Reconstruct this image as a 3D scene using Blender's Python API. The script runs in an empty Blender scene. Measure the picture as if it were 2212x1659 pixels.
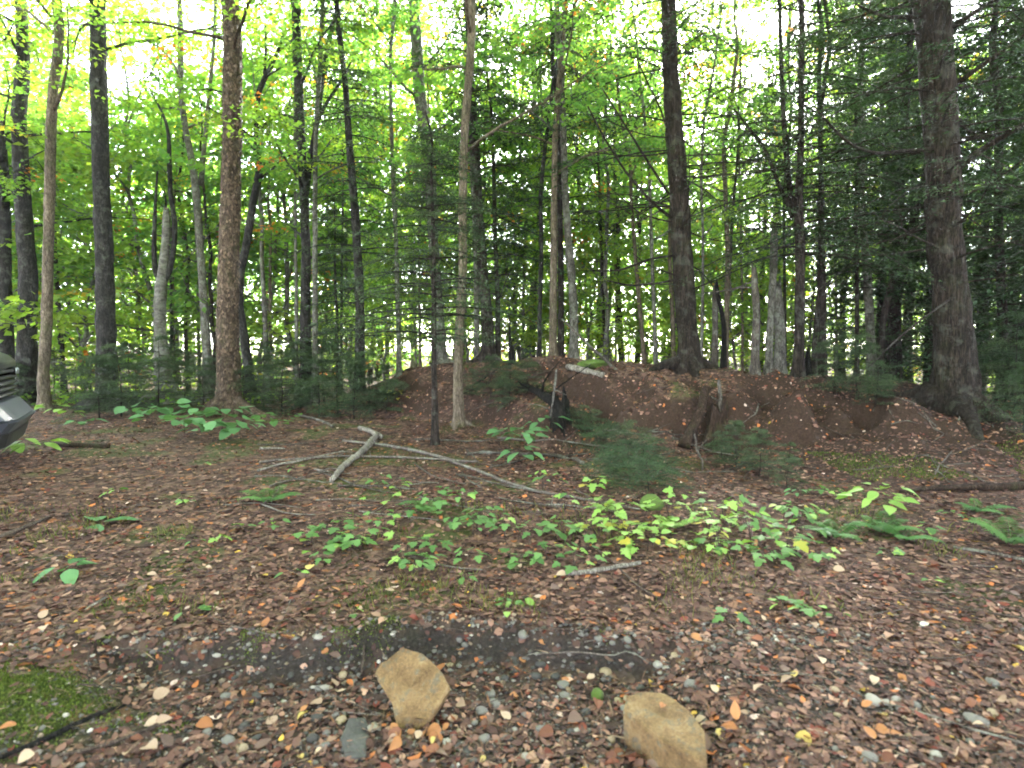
import bpy, math, random
import numpy as np
from mathutils import Vector, Matrix

# ------------------------------------------------------------------ camera, sky, sun, exposure
EYE = 1.4
LENS = 20.0
REF_W, REF_H = 2212.0, 1659.0            # pixel frame used for measurements in the photograph
FPX = LENS / 36.0 * REF_W
HORIZON = 750.0
PITCH = math.atan((REF_H / 2 - HORIZON) / FPX)   # looking slightly down

sc = bpy.context.scene
cam_d = bpy.data.cameras.new('camera')
cam = bpy.data.objects.new('camera', cam_d)
sc.collection.objects.link(cam)
cam.location = (0, 0, EYE)
cam.rotation_euler = (math.radians(90) - PITCH, 0, 0)
cam_d.lens = LENS
cam_d.sensor_width = 36.0
cam_d.clip_start = 0.05
cam_d.clip_end = 600
cam_d.dof.use_dof = True
cam_d.dof.focus_distance = 8.0
cam_d.dof.aperture_fstop = 2.2
sc.camera = cam

SUN_EL, SUN_AZ = math.radians(31), math.radians(16)   # azimuth from +Y towards +X
world = bpy.data.worlds.new('World')
sc.world = world
world.use_nodes = True
wn = world.node_tree
bg = wn.nodes['Background']
sky = wn.nodes.new('ShaderNodeTexSky')
sky.sky_type = 'NISHITA'
sky.sun_disc = False
sky.sun_elevation = SUN_EL
sky.sun_rotation = SUN_AZ
sky.air_density = 0.8
sky.dust_density = 0.8
sky.ozone_density = 1.0
thin_cloud = wn.nodes.new('ShaderNodeHueSaturation')      # thin even overcast: a paler sky
thin_cloud.inputs['Saturation'].default_value = 0.36
wn.links.new(sky.outputs[0], thin_cloud.inputs['Color'])
wn.links.new(thin_cloud.outputs[0], bg.inputs[0])
bg.inputs[1].default_value = 0.15

sun_d = bpy.data.lights.new('sun', 'SUN')
sun_d.energy = 5.0
sun_d.angle = math.radians(7)
sun_d.color = (1.0, 0.97, 0.92)
sun = bpy.data.objects.new('sun', sun_d)
sc.collection.objects.link(sun)
sdir = Vector((math.sin(SUN_AZ) * math.cos(SUN_EL), math.cos(SUN_AZ) * math.cos(SUN_EL), math.sin(SUN_EL)))
sun.rotation_euler = sdir.to_track_quat('Z', 'Y').to_euler()
sun.location = (0, 0, 40)

sc.view_settings.view_transform = 'Standard'
sc.view_settings.look = 'None'
sc.view_settings.gamma = 1.0
sc.view_settings.use_curve_mapping = False
sc.view_settings.exposure = 4.2
sc.render.engine = 'CYCLES'
sc.cycles.use_denoising = True
sc.cycles.max_bounces = 7
sc.cycles.diffuse_bounces = 4
sc.cycles.glossy_bounces = 2
sc.cycles.transmission_bounces = 5
sc.cycles.filter_width = 1.9
sc.cycles.use_adaptive_sampling = True
sc.cycles.adaptive_threshold = 0.02

COL = sc.collection
rng = np.random.default_rng(7)
random.seed(7)

# ------------------------------------------------------------------ noise and terrain
_perm = np.random.default_rng(3).random((256, 256))
def vnoise(x, y):
    x = np.asarray(x, float); y = np.asarray(y, float)
    xi = np.floor(x).astype(int); yi = np.floor(y).astype(int)
    fx = x - xi; fy = y - yi
    fx = fx * fx * (3 - 2 * fx); fy = fy * fy * (3 - 2 * fy)
    a = _perm[xi & 255, yi & 255]; b = _perm[(xi + 1) & 255, yi & 255]
    c = _perm[xi & 255, (yi + 1) & 255]; d = _perm[(xi + 1) & 255, (yi + 1) & 255]
    return (a * (1 - fx) + b * fx) * (1 - fy) + (c * (1 - fx) + d * fx) * fy - 0.5
def sstep(a, b, x):
    t = np.clip((x - a) / (b - a), 0, 1)
    return t * t * (3 - 2 * t)
def px2u(px): return (px - REF_W / 2) / FPX
# mound, described by bearing: crest height, distance of its foot, distance of its crest
_mp = np.array([500, 640, 740, 820, 880, 960, 1050, 1200, 1350, 1490, 1720, 1900, 2060, 2212, 2700, 3400], float)
_mH = np.array([0, .02, .2, .52, .88, 1.02, 1.07, 1.12, 1.06, .97, .88, .80, .50, .38, .28, 0])
_mF = np.array([12, 12, 11.6, 11.3, 11.1, 10.6, 9.8, 8.0, 6.9, 6.5, 6.0, 5.6, 5.3, 5.1, 5, 5])
_mC = np.array([13, 13, 12.8, 12.6, 12.5, 12.4, 12.0, 11.3, 10.5, 10.0, 9.5, 9.0, 8.5, 8.3, 8.3, 8.3])
_mu = px2u(_mp)
def zones(X, Y):
    """gravel weight of the washed-out roadside strip, litter elsewhere"""
    led = 2.70 + 0.22 * vnoise(X * 1.7 + 3, X * 0 + 7) + 0.08 * vnoise(X * 7, X * 0 + 2)
    w = sstep(-2.6, -1.15, X) * (1 - sstep(0.45, 1.0, X))
    wide = sstep(-2.8, -1.3, X) * (1 - sstep(1.2, 2.3, X))
    return led, w, wide
def height(X, Y):
    X = np.asarray(X, float); Y = np.asarray(Y, float)
    Ys = np.maximum(Y, 0.8)
    u = np.clip(X / Ys, -3, 3)
    H = np.interp(u, _mu, _mH); F = np.interp(u, _mu, _mF); C = np.interp(u, _mu, _mC)
    t = np.clip((Ys - F) / (C - F), 0, 1)
    tw = np.clip(t + (.26 * vnoise(X * 1.3 + 4, Y * 1.3) + .16 * vnoise(X * 3.1, Y * 3.1 + 8)) * np.sin(t * math.pi), 0, 1)
    scar = sstep(1150, 1300, u * FPX + REF_W / 2) * (1 - .5 * sstep(1900, 2100, u * FPX + REF_W / 2))
    prof = (1 - scar) * np.sin(t * math.pi / 2) ** 1.25 + scar * (.38 * np.sin(tw * math.pi / 2) + .62 * sstep(.42, .72, tw))
    back = 1 - 0.85 * sstep(0.6, 7.0, Ys - C)
    z = H * np.where(Ys < C, prof, back)
    m = sstep(0.02, 0.3, H * prof)
    z = z + m * (0.30 * vnoise(X * 1.1, Y * 1.1) + 0.22 * vnoise(X * 2.7 + 9, Y * 2.7) + 0.10 * vnoise(X * 6.3, Y * 6.3) + .05 * vnoise(X * 12, Y * 12 + 3))* (Ys > F) * sstep(0, .5, t) * (1 - 0.6 * sstep(.8, 1, t))
    # a washed hollow below the rotten stump
    z = z - 0.40 * np.exp(-(((X - 0.85) / 0.6) ** 2 + ((Y - 8.3) / 0.7) ** 2))
    z = z - 0.32 * np.exp(-(((X - 2.85) / 0.55) ** 2 + ((Y - 7.6) / 0.6) ** 2))
    # gentle unevenness
    far = sstep(2.0, 7, Ys)
    z = z + 0.05 * vnoise(X * 0.6 + 5, Y * 0.6 + 1) * (0.4 + far) + 0.022 * vnoise(X * 2.3, Y * 2.3 + 4)
    z = z + 0.012 * vnoise(X * 9, Y * 9)
    z = z + 0.35 * vnoise(X * 0.09 + 2, Y * 0.09) * sstep(14, 30, np.hypot(X, Y))
    # ledge along the road edge
    led, w, wide = zones(X, Y)
    drop = 1 - sstep(led - 0.11, led, Y)
    z = z - drop * (0.15 * w) + 0.02 * w * np.exp(-((Y - led - 0.05) / 0.12) ** 2)
    z = z + (0.035 * vnoise(X * 13, Y * 13) + .02 * vnoise(X * 21 + 3, Y * 21)) * w * np.exp(-((Y - led + .05) / .22) ** 2)
    # mossy hump on the left
    z = z + 0.09 * np.exp(-(((X + 1.95) / 0.42) ** 2 + ((Y - 2.18) / 0.23) ** 2))
    z = z + .05 * np.abs(vnoise(X * 6 + 2, Y * 6)) * np.exp(-(((X + 2.0) / 0.45) ** 2 + ((Y - 2.16) / 0.26) ** 2))
    # low hummock under the seedlings
    z = z + 0.07 * np.exp(-(((X + 0.55) / 0.7) ** 2 + ((Y - 4.6) / 0.25) ** 2))
    return z
def hz(x, y): return float(height(np.array([x]), np.array([y]))[0])

# ------------------------------------------------------------------ pixel helpers (measuring only)
_cp, _sp = math.cos(PITCH), math.sin(PITCH)
def ray(px, py):
    a = (px - REF_W / 2) / FPX; b = -(py - REF_H / 2) / FPX
    return np.array([a, _cp + b * _sp, -_sp + b * _cp])
def at(px, py, d):
    """point on the bearing of a pixel at forward distance d"""
    r = ray(px, py)
    return np.array([0, 0, EYE]) + r * (d / r[1])
def on_ground(px, py, maxd=60):
    r = ray(px, py); r = r / r[1]
    Y = np.exp(np.linspace(math.log(1.0), math.log(maxd), 1200))
    g = EYE + r[2] * Y - height(r[0] * Y, Y)
    k = np.where(g < 0)[0]
    if len(k) == 0: y = maxd
    else:
        k = k[0]
        if k == 0: y = Y[0]
        else:
            a, b = Y[k - 1], Y[k]
            y = a + (b - a) * g[k - 1] / (g[k - 1] - g[k])
    return np.array([r[0] * y, y, hz(r[0] * y, y)])

# ------------------------------------------------------------------ materials
def mat(name):
    m = bpy.data.materials.new(name); m.use_nodes = True
    nt = m.node_tree
    return m, nt, nt.nodes['Principled BSDF']
def ramp(nt, fac, stops):
    r = nt.nodes.new('ShaderNodeValToRGB')
    el = r.color_ramp.elements
    el[0].position, el[0].color = stops[0][0], (*stops[0][1], 1)
    el[1].position, el[1].color = stops[-1][0], (*stops[-1][1], 1)
    for p, c in stops[1:-1]:
        e = el.new(p); e.color = (*c, 1)
    nt.links.new(fac, r.inputs[0])
    return r.outputs[0]
def noise(nt, scale, detail=4, vec=None, rough=0.6, dist=0.0):
    n = nt.nodes.new('ShaderNodeTexNoise')
    n.inputs['Scale'].default_value = scale; n.inputs['Detail'].default_value = detail
    n.inputs['Roughness'].default_value = rough; n.inputs['Distortion'].default_value = dist
    if vec is not None: nt.links.new(vec, n.inputs['Vector'])
    return n.outputs[0]
def objcoord(nt, scale=(1, 1, 1)):
    tc = nt.nodes.new('ShaderNodeTexCoord'); mp = nt.nodes.new('ShaderNodeMapping')
    mp.inputs['Scale'].default_value = scale
    nt.links.new(tc.outputs['Object'], mp.inputs[0])
    return mp.outputs[0]
def bump(nt, bsdf, h, strength, dist):
    b = nt.nodes.new('ShaderNodeBump')
    b.inputs['Strength'].default_value = strength; b.inputs['Distance'].default_value = dist
    nt.links.new(h, b.inputs['Height']); nt.links.new(b.outputs[0], bsdf.inputs['Normal'])
def mixc(nt, fac, a, b, typ='MIX'):
    m = nt.nodes.new('ShaderNodeMix'); m.data_type = 'RGBA'; m.blend_type = typ
    if isinstance(fac, float): m.inputs[0].default_value = fac
    else: nt.links.new(fac, m.inputs[0])
    for s, v in ((6, a), (7, b)):
        if isinstance(v, tuple): m.inputs[s].default_value = (*v, 1)
        else: nt.links.new(v, m.inputs[s])
    return m.outputs[2]

def bark(name, dark, mid, light, sx=14, sz=2.5, bstr=0.8, bdist=0.03, lichen=0.0, horiz=False, moss=0.0):
    m, nt, b = mat(name)
    v = objcoord(nt, (sx, sx, sz) if not horiz else (sz, sz, sx))
    n1 = noise(nt, 1.0, 6, v, 0.65, 0.6)
    vo = nt.nodes.new('ShaderNodeTexVoronoi'); vo.feature = 'DISTANCE_TO_EDGE'; vo.inputs['Scale'].default_value = 1.0
    vv = objcoord(nt, (sx * 1.9, sx * 1.9, sz * 1.5) if not horiz else (sz, sz, sx))
    dn = nt.nodes.new('ShaderNodeTexNoise'); dn.inputs['Scale'].default_value = 1.2; dn.inputs['Detail'].default_value = 3
    nt.links.new(vv, dn.inputs['Vector'])
    wv = nt.nodes.new('ShaderNodeVectorMath'); wv.operation = 'MULTIPLY_ADD'
    nt.links.new(dn.outputs['Color'], wv.inputs[0]); wv.inputs[1].default_value = (1.6, 1.6, 1.6); nt.links.new(vv, wv.inputs[2])
    nt.links.new(wv.outputs[0], vo.inputs['Vector'])
    crack = ramp(nt, vo.outputs['Distance'], [(0.0, (.35, .33, .32)), (0.16, (1, 1, 1))])
    c = ramp(nt, n1, [(0.3, dark), (0.52, mid), (0.75, light)])
    c = mixc(nt, 1.0 if not horiz else .3, c, crack, 'MULTIPLY')
    big = ramp(nt, noise(nt, 1.3, 4, objcoord(nt), .6), [(.3, (.68, .68, .68)), (.7, (1.25, 1.22, 1.2))])
    c = mixc(nt, 1.0, c, big, 'MULTIPLY')
    hs = nt.nodes.new('ShaderNodeMath'); hs.operation = 'MULTIPLY_ADD'
    nt.links.new(crack, hs.inputs[0]); hs.inputs[1].default_value = .6 if not horiz else .1; nt.links.new(n1, hs.inputs[2])
    if lichen > 0:
        n2 = noise(nt, 5.0, 5, objcoord(nt), 0.7)
        f = ramp(nt, n2, [(0.52, (0, 0, 0)), (0.62, (lichen,) * 3)])
        c = mixc(nt, f, c, (0.22, 0.23, 0.19))
    if moss > 0:
        n3 = noise(nt, 3.1, 6, objcoord(nt), 0.75)
        f = ramp(nt, n3, [(0.5, (0, 0, 0)), (0.66, (moss,) * 3)])
        c = mixc(nt, f, c, (0.06, 0.085, 0.02))
    nt.links.new(c, b.inputs['Base Color'])
    b.inputs['Roughness'].default_value = 0.9
    b.inputs['Specular IOR Level'].default_value = 0.2
    bump(nt, b, hs.outputs[0], bstr, bdist)
    return m
M = {}
M['bark_brown'] = bark('bark_brown', (.035, .024, .018), (.115, .078, .055), (.25, .185, .14), 13, 7, 1.0, .04, moss=.25)
M['bark_dark'] = bark('bark_dark', (.010, .009, .009), (.034, .030, .028), (.08, .073, .067), 16, 5, .9, .03, lichen=.22)
M['bark_beige'] = bark('bark_beige', (.06, .045, .033), (.16, .125, .092), (.28, .23, .18), 18, 5, .7, .02, moss=.35)
M['bark_grey'] = bark('bark_grey', (.05, .046, .04), (.135, .125, .108), (.25, .235, .21), 12, 6, .5, .015, lichen=.6, moss=.3)
M['bark_birch'] = bark('bark_birch', (.04, .036, .032), (.14, .13, .115), (.25, .24, .22), 13, 8, .5, .01, lichen=.4, horiz=True, moss=.6)
M['bark_conifer'] = bark('bark_conifer', (.011, .008, .007), (.042, .031, .026), (.10, .078, .064), 20, 3.0, 1.0, .05, lichen=.25)
M['bark_big'] = bark('bark_big', (.010, .007, .006), (.045, .032, .025), (.10, .076, .06), 24, 3.4, 1.0, .06, lichen=.2, moss=.15)
M['wood_dead'] = bark('wood_dead', (.035, .028, .023), (.10, .083, .07), (.21, .18, .15), 40, 5, .6, .01, lichen=.5)
M['wood_black'] = bark('wood_black', (.004, .004, .004), (.014, .012, .010), (.05, .042, .034), 25, 6, 1.0, .03)
M['wood_rot'] = bark('wood_rot', (.018, .011, .008), (.06, .036, .025), (.14, .09, .065), 34, 4, 1.0, .03, moss=.4)
M['wood_pale'] = bark('wood_pale', (.10, .085, .07), (.24, .215, .185), (.38, .355, .32), 22, 4, .5, .01)
M['twig'] = bark('twig', (.03, .022, .018), (.085, .062, .05), (.18, .14, .115), 60, 14, .4, .004)
M['twig_grey'] = bark('twig_grey', (.05, .04, .036), (.14, .115, .10), (.27, .235, .21), 60, 14, .4, .004, lichen=.4)

def leafmat(name, tint=(1, 1, 1), trans=0.5, rough=0.55, tmul=(1.25, 1.3, .7), spec=.3):
    m, nt, b = mat(name)
    at_ = nt.nodes.new('ShaderNodeAttribute'); at_.attribute_name = 'Col'
    c = mixc(nt, 1.0, at_.outputs['Color'], tint, 'MULTIPLY')
    tr = nt.nodes.new('ShaderNodeBsdfTranslucent')
    ct = mixc(nt, 1.0, c, tmul, 'MULTIPLY')
    nt.links.new(c, b.inputs['Base Color']); nt.links.new(ct, tr.inputs[0])
    b.inputs['Roughness'].default_value = rough
    b.inputs['Specular IOR Level'].default_value = spec
    mx = nt.nodes.new('ShaderNodeMixShader'); mx.inputs[0].default_value = trans
    nt.links.new(b.outputs[0], mx.inputs[1]); nt.links.new(tr.outputs[0], mx.inputs[2])
    nt.links.new(mx.outputs[0], nt.nodes['Material Output'].inputs[0])
    return m
M['leaf'] = leafmat('leaf_green', trans=.65, tmul=(1.5, 1.6, .85))
M['needle'] = leafmat('needle_green', trans=.25, tmul=(1.1, 1.2, .6), spec=.2)
M['litter'] = leafmat('leaf_litter', trans=.15, tmul=(1, .8, .6), rough=.7, spec=.25)
M['stonecol'] = leafmat('gravel', trans=0.0, rough=.8)
def plain_leaf(name, col, col2, trans=.5, tmul=(1.25, 1.3, .7), scale=30, rough=.5, spec=.3):
    m, nt, b = mat(name)
    oi = nt.nodes.new('ShaderNodeObjectInfo')
    n = noise(nt, scale, 3, objcoord(nt))
    add = nt.nodes.new('ShaderNodeMath'); add.operation = 'ADD'
    sc_ = nt.nodes.new('ShaderNodeMath'); sc_.operation = 'MULTIPLY_ADD'
    nt.links.new(oi.outputs['Random'], sc_.inputs[0]); sc_.inputs[1].default_value = .6; sc_.inputs[2].default_value = -.3
    nt.links.new(n, add.inputs[0]); nt.links.new(sc_.outputs[0], add.inputs[1])
    c = ramp(nt, add.outputs[0], [(0.2, col), (0.8, col2)])
    tr = nt.nodes.new('ShaderNodeBsdfTranslucent')
    ct = mixc(nt, 1.0, c, tmul, 'MULTIPLY')
    nt.links.new(c, b.inputs['Base Color']); nt.links.new(ct, tr.inputs[0])
    b.inputs['Roughness'].default_value = rough; b.inputs['Specular IOR Level'].default_value = spec
    mx = nt.nodes.new('ShaderNodeMixShader'); mx.inputs[0].default_value = trans
    nt.links.new(b.outputs[0], mx.inputs[1]); nt.links.new(tr.outputs[0], mx.inputs[2])
    nt.links.new(mx.outputs[0], nt.nodes['Material Output'].inputs[0])
    return m
M['pl_green'] = plain_leaf('seedling_leaf', (.07, .15, .045), (.14, .26, .08), .35, spec=.15)
M['pl_lime'] = plain_leaf('lime_leaf', (.16, .30, .05), (.28, .42, .10), .35)
M['pl_yellow'] = plain_leaf('yellowing_leaf', (.22, .26, .035), (.45, .36, .05), .35)
M['pl_blue'] = plain_leaf('bluegreen_leaf', (.07, .16, .06), (.13, .26, .11), .3, spec=.15)
M['pl_fern'] = plain_leaf('fern_leaf', (.06, .15, .05), (.13, .26, .08), .35)
dl = {}
for nm, a, b_ in (('orange', (.24, .09, .032), (.38, .17, .07)), ('rust', (.10, .035, .02), (.22, .085, .045)),
                  ('tan', (.26, .17, .115), (.46, .33, .24)), ('brown', (.075, .045, .036), (.17, .105, .08)),
                  ('pale', (.34, .29, .25), (.52, .46, .41)), ('yellow', (.34, .25, .06), (.48, .37, .12))):
    dl[nm] = plain_leaf('dead_leaf_' + nm, a, b_, .12, (1, .8, .6), 40, .65, .3)

def stone_mat(name, stops, scale=9, bstr=.5, bdist=.01, moss=0, fine=60):
    m, nt, b = mat(name)
    oc = objcoord(nt)
    n = noise(nt, scale, 8, oc, .7)
    n2 = noise(nt, fine, 4, oc, .7)
    ad = nt.nodes.new('ShaderNodeMath'); ad.operation = 'MULTIPLY_ADD'
    nt.links.new(n2, ad.inputs[0]); ad.inputs[1].default_value = .45; nt.links.new(n, ad.inputs[2])
    sb = nt.nodes.new('ShaderNodeMath'); sb.operation = 'SUBTRACT'
    nt.links.new(ad.outputs[0], sb.inputs[0]); sb.inputs[1].default_value = .22
    c = ramp(nt, sb.outputs[0], stops)
    if fine > 100:
        f = ramp(nt, noise(nt, 16, 7, oc, .75), [(.52, (0, 0, 0)), (.6, (.75,) * 3)])
        c = mixc(nt, f, c, (.085, .075, .055))
        f = ramp(nt, noise(nt, 31, 5, oc, .7), [(.62, (0, 0, 0)), (.7, (.45,) * 3)])
        c = mixc(nt, f, c, (.22, .21, .17))
    if moss:
        f = ramp(nt, noise(nt, 22, 5, oc), [(.42, (0, 0, 0)), (.56, (moss,) * 3)])
        c = mixc(nt, f, c, (.07, .13, .012))
    nt.links.new(c, b.inputs['Base Color'])
    b.inputs['Roughness'].default_value = .85; b.inputs['Specular IOR Level'].default_value = .3
    bump(nt, b, ad.outputs[0], bstr, bdist)
    return m
M['rock_tan'] = stone_mat('rock_tan', [(.25, (.035, .022, .012)), (.42, (.12, .070, .030)), (.55, (.19, .118, .054)), (.75, (.30, .21, .115))], 9, 1.0, .012, fine=120)
M['rock_slate'] = stone_mat('rock_slate', [(.3, (.03, .029, .028)), (.7, (.085, .08, .075))], 8, .8)
M['peb_grey'] = stone_mat('pebble_grey', [(.3, (.085, .078, .07)), (.7, (.20, .185, .168))], 20)
M['peb_dark'] = stone_mat('pebble_dark', [(.3, (.03, .028, .026)), (.7, (.08, .074, .068))], 20)
M['peb_pale'] = stone_mat('pebble_pale', [(.3, (.20, .18, .155)), (.7, (.36, .33, .29))], 20)
M['peb_tan'] = stone_mat('pebble_tan', [(.3, (.18, .13, .08)), (.7, (.36, .28, .19))], 20)
M['peb_moss'] = stone_mat('pebble_moss', [(.3, (.04, .05, .02)), (.7, (.10, .12, .04))], 20, moss=1.0)

def ground_mat():
    m, nt, b = mat('forest_floor')
    oc = objcoord(nt)
    a = nt.nodes.new('ShaderNodeAttribute'); a.attribute_name = 'Col'     # r: gravelly soil, g: needle duff, b: moss
    sep = nt.nodes.new('ShaderNodeSeparateColor'); nt.links.new(a.outputs['Color'], sep.inputs[0])
    vo = nt.nodes.new('ShaderNodeTexVoronoi'); vo.inputs['Scale'].default_value = 17; vo.inputs['Randomness'].default_value = 1
    dn = nt.nodes.new('ShaderNodeTexNoise'); dn.inputs['Scale'].default_value = 9; dn.inputs['Detail'].default_value = 3
    nt.links.new(oc, dn.inputs['Vector'])
    vadd = nt.nodes.new('ShaderNodeVectorMath'); vadd.operation = 'MULTIPLY_ADD'
    nt.links.new(dn.outputs['Color'], vadd.inputs[0]); vadd.inputs[1].default_value = (.12, .12, .12); nt.links.new(oc, vadd.inputs[2])
    nt.links.new(vadd.outputs[0], vo.inputs['Vector'])
    sepv = nt.nodes.new('ShaderNodeSeparateColor'); nt.links.new(vo.outputs['Color'], sepv.inputs[0])
    lit = ramp(nt, sepv.outputs[0], [(0, (.030, .018, .014)), (.45, (.075, .045, .036)), (.75, (.13, .08, .062)), (.93, (.22, .145, .11)), (1, (.28, .12, .05))])
    n1 = noise(nt, 2.3, 7, oc, .7)
    shade = ramp(nt, n1, [(.3, (.55, .5, .5)), (.7, (1.15, 1.1, 1.05))])
    lit = mixc(nt, 1.0, lit, shade, 'MULTIPLY')
    soil = ramp(nt, noise(nt, 55, 6, oc, .75), [(.3, (.012, .010, .009)), (.55, (.036, .030, .027)), (.8, (.085, .072, .064))])
    duff = ramp(nt, noise(nt, 38, 7, oc, .8), [(.3, (.012, .007, .005)), (.55, (.043, .025, .018)), (.8, (.095, .058, .041))])
    ms = ramp(nt, noise(nt, 70, 5, oc, .7), [(.3, (.018, .035, .006)), (.7, (.075, .12, .02))])
    c = mixc(nt, sep.outputs[1], lit, duff); c = mixc(nt, sep.outputs[0], c, soil); c = mixc(nt, sep.outputs[2], c, ms)
    nt.links.new(c, b.inputs['Base Color'])
    b.inputs['Roughness'].default_value = .95; b.inputs['Specular IOR Level'].default_value = .15
    hsum = nt.nodes.new('ShaderNodeMath'); hsum.operation = 'ADD'
    nt.links.new(vo.outputs['Distance'], hsum.inputs[0]); nt.links.new(noise(nt, 60, 5, oc, .7), hsum.inputs[1])
    bump(nt, b, hsum.outputs[0], .7, .02)
    return m
M['ground'] = ground_mat()
def simple(name, col, rough=.4, metal=0, spec=.5, coat=0):
    m, nt, b = mat(name)
    n = noise(nt, 40, 3, objcoord(nt))
    c = ramp(nt, n, [(.3, tuple(x * .85 for x in col)), (.7, tuple(min(1, x * 1.15) for x in col))])
    nt.links.new(c, b.inputs['Base Color'])
    b.inputs['Roughness'].default_value = rough; b.inputs['Metallic'].default_value = metal
    b.inputs['Specular IOR Level'].default_value = spec
    b.inputs['Coat Weight'].default_value = coat
    return m
M['car_paint'] = simple('car_paint_black', (.016, .018, .022), .34, 0, .5, .3)
M['car_plastic'] = simple('car_plastic', (.016, .017, .018), .5)
M['car_bumper'] = simple('car_bumper', (.05, .057, .072), .42, 0, .5, .1)  # bluish grey puts the highlights of a black bumper into its base colour
M['car_black'] = simple('car_gloss_black', (.004, .004, .005), .12)
M['car_lamp'] = simple('car_headlight', (.5, .52, .55), .08, .6)
M['car_glass'] = simple('car_glass', (.01, .012, .013), .05)
M['tyre'] = simple('tyre_rubber', (.012, .012, .012), .8)
M['rim'] = simple('wheel_rim', (.25, .25, .26), .3, .8)
M['moss'] = leafmat('moss', trans=.2, rough=.8)

# ------------------------------------------------------------------ mesh helpers
def mesh(name, V, F, material=None, col=None, smooth=False):
    V = np.asarray(V, np.float32).reshape(-1, 3)
    me = bpy.data.meshes.new(name)
    if isinstance(F, np.ndarray):
        k = F.shape[1]
        me.vertices.add(len(V)); me.vertices.foreach_set('co', V.ravel())
        me.loops.add(F.size); me.loops.foreach_set('vertex_index', F.astype(np.int32).ravel())
        me.polygons.add(len(F))
        me.polygons.foreach_set('loop_start', np.arange(0, F.size, k, dtype=np.int32))
        me.polygons.foreach_set('loop_total', np.full(len(F), k, np.int32))
    else:
        me.from_pydata([tuple(v) for v in V.tolist()], [], F)
    if smooth:
        me.polygons.foreach_set('use_smooth', np.ones(len(me.polygons), bool))
    if col is not None:
        a = me.color_attributes.new('Col', 'FLOAT_COLOR', 'POINT')
        c = np.ones((len(V), 4), np.float32); c[:, :3] = col
        a.data.foreach_set('color', c.ravel())
    me.update(calc_edges=True)
    if material is not None: me.materials.append(material)
    return me
def obj(name, me, parent=None, loc=None):
    o = bpy.data.objects.new(name, me); COL.objects.link(o)
    if parent is not None: o.parent = parent
    if loc is not None: o.location = loc
    return o
def tag(o, label, cat, group=None, kind=None):
    if label: o['label'] = label
    if cat: o['category'] = cat
    if group: o['group'] = group
    if kind: o['kind'] = kind
    return o
def empty(name, loc, label, cat, group=None):
    o = bpy.data.objects.new(name, None); COL.objects.link(o)
    o.empty_display_size = .2
    o.location = tuple(float(v) for v in loc)
    return tag(o, label, cat, group)
def tube(P, R, sides=8, rough=0.0, cap=True, seed=0, flat=None):
    """swept tube; returns V, F(list of quads/tris as array of tris)"""
    P = np.asarray(P, float); R = np.asarray(R, float); n = len(P)
    T = np.gradient(P, axis=0); T /= np.linalg.norm(T, axis=1)[:, None] + 1e-9
    ref = np.array([0, 1, 0.13]) if abs(T[0][1]) < .9 else np.array([1, 0, .1])
    A = np.cross(T, ref); A /= np.linalg.norm(A, axis=1)[:, None] + 1e-9
    B = np.cross(T, A)
    th = np.arange(sides) * 2 * math.pi / sides
    rr = np.repeat(R[:, None], sides, 1)
    if rough:
        r = np.random.default_rng(seed)
        k = r.normal(0, rough, (n, sides))
        k = (k + np.roll(k, 1, 0) * .8) / 1.3
        rr = rr * (1 + k)
    V = P[:, None] + rr[..., None] * (np.cos(th)[None, :, None] * A[:, None] + np.sin(th)[None, :, None] * B[:, None] * (flat or 1))
    V = V.reshape(-1, 3)
    i = np.arange(n - 1)[:, None] * sides; j = np.arange(sides)[None]; j2 = (j + 1) % sides
    a, b, c, d = i + j, i + j2, i + sides + j2, i + sides + j
    F = np.concatenate([np.stack([a, b, c], -1).reshape(-1, 3), np.stack([a, c, d], -1).reshape(-1, 3)])
    if cap:
        V = np.vstack([V, P[0], P[-1]])
        c0, c1 = len(V) - 2, len(V) - 1
        jj = np.arange(sides)
        F = np.vstack([F, np.stack([np.full(sides, c0), (jj + 1) % sides, jj], -1),
                       np.stack([np.full(sides, c1), (n - 1) * sides + jj, (n - 1) * sides + (jj + 1) % sides], -1)])
    return V, F
def join(parts):
    Vs, Fs, o = [], [], 0
    for V, F in parts:
        Vs.append(V); Fs.append(F + o); o += len(V)
    return np.vstack(Vs), np.vstack(Fs)
def resample(P, step):
    P = np.asarray(P, float)
    L = np.concatenate([[0], np.cumsum(np.linalg.norm(np.diff(P[:, :3], axis=0), axis=1))])
    n = max(3, int(L[-1] / step) + 1)
    s = np.linspace(0, L[-1], n)
    # smooth (Catmull-like) by interpolating then box filtering
    Q = np.stack([np.interp(s, L, P[:, k]) for k in range(P.shape[1])], 1)
    for _ in range(2):
        Q[1:-1] = Q[1:-1] * .5 + (Q[:-2] + Q[2:]) * .25
    return Q
def leaves(p, d, n, s, w, fold, col):
    """N leaf blades of two folded triangles each"""
    d = d / (np.linalg.norm(d, axis=1)[:, None] + 1e-9)
    side = np.cross(n, d); side /= np.linalg.norm(side, axis=1)[:, None] + 1e-9
    n = np.cross(d, side)
    s = s[:, None]; 
    V = np.stack([p, p + d * s * .42 + side * s * w + n * s * fold, p + d * s - n * s * fold * .7, p + d * s * .42 - side * s * w + n * s * fold], 1).reshape(-1, 3)
    i = np.arange(len(p))[:, None] * 4
    F = np.concatenate([i + np.array([[0, 3, 2]]), i + np.array([[0, 2, 1]])])
    C = np.repeat(col, 4, 0)
    return V, F, C
def dirs(yaw, pitch):
    return np.stack([np.cos(yaw) * np.cos(pitch), np.sin(yaw) * np.cos(pitch), np.sin(pitch)], -1)

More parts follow.
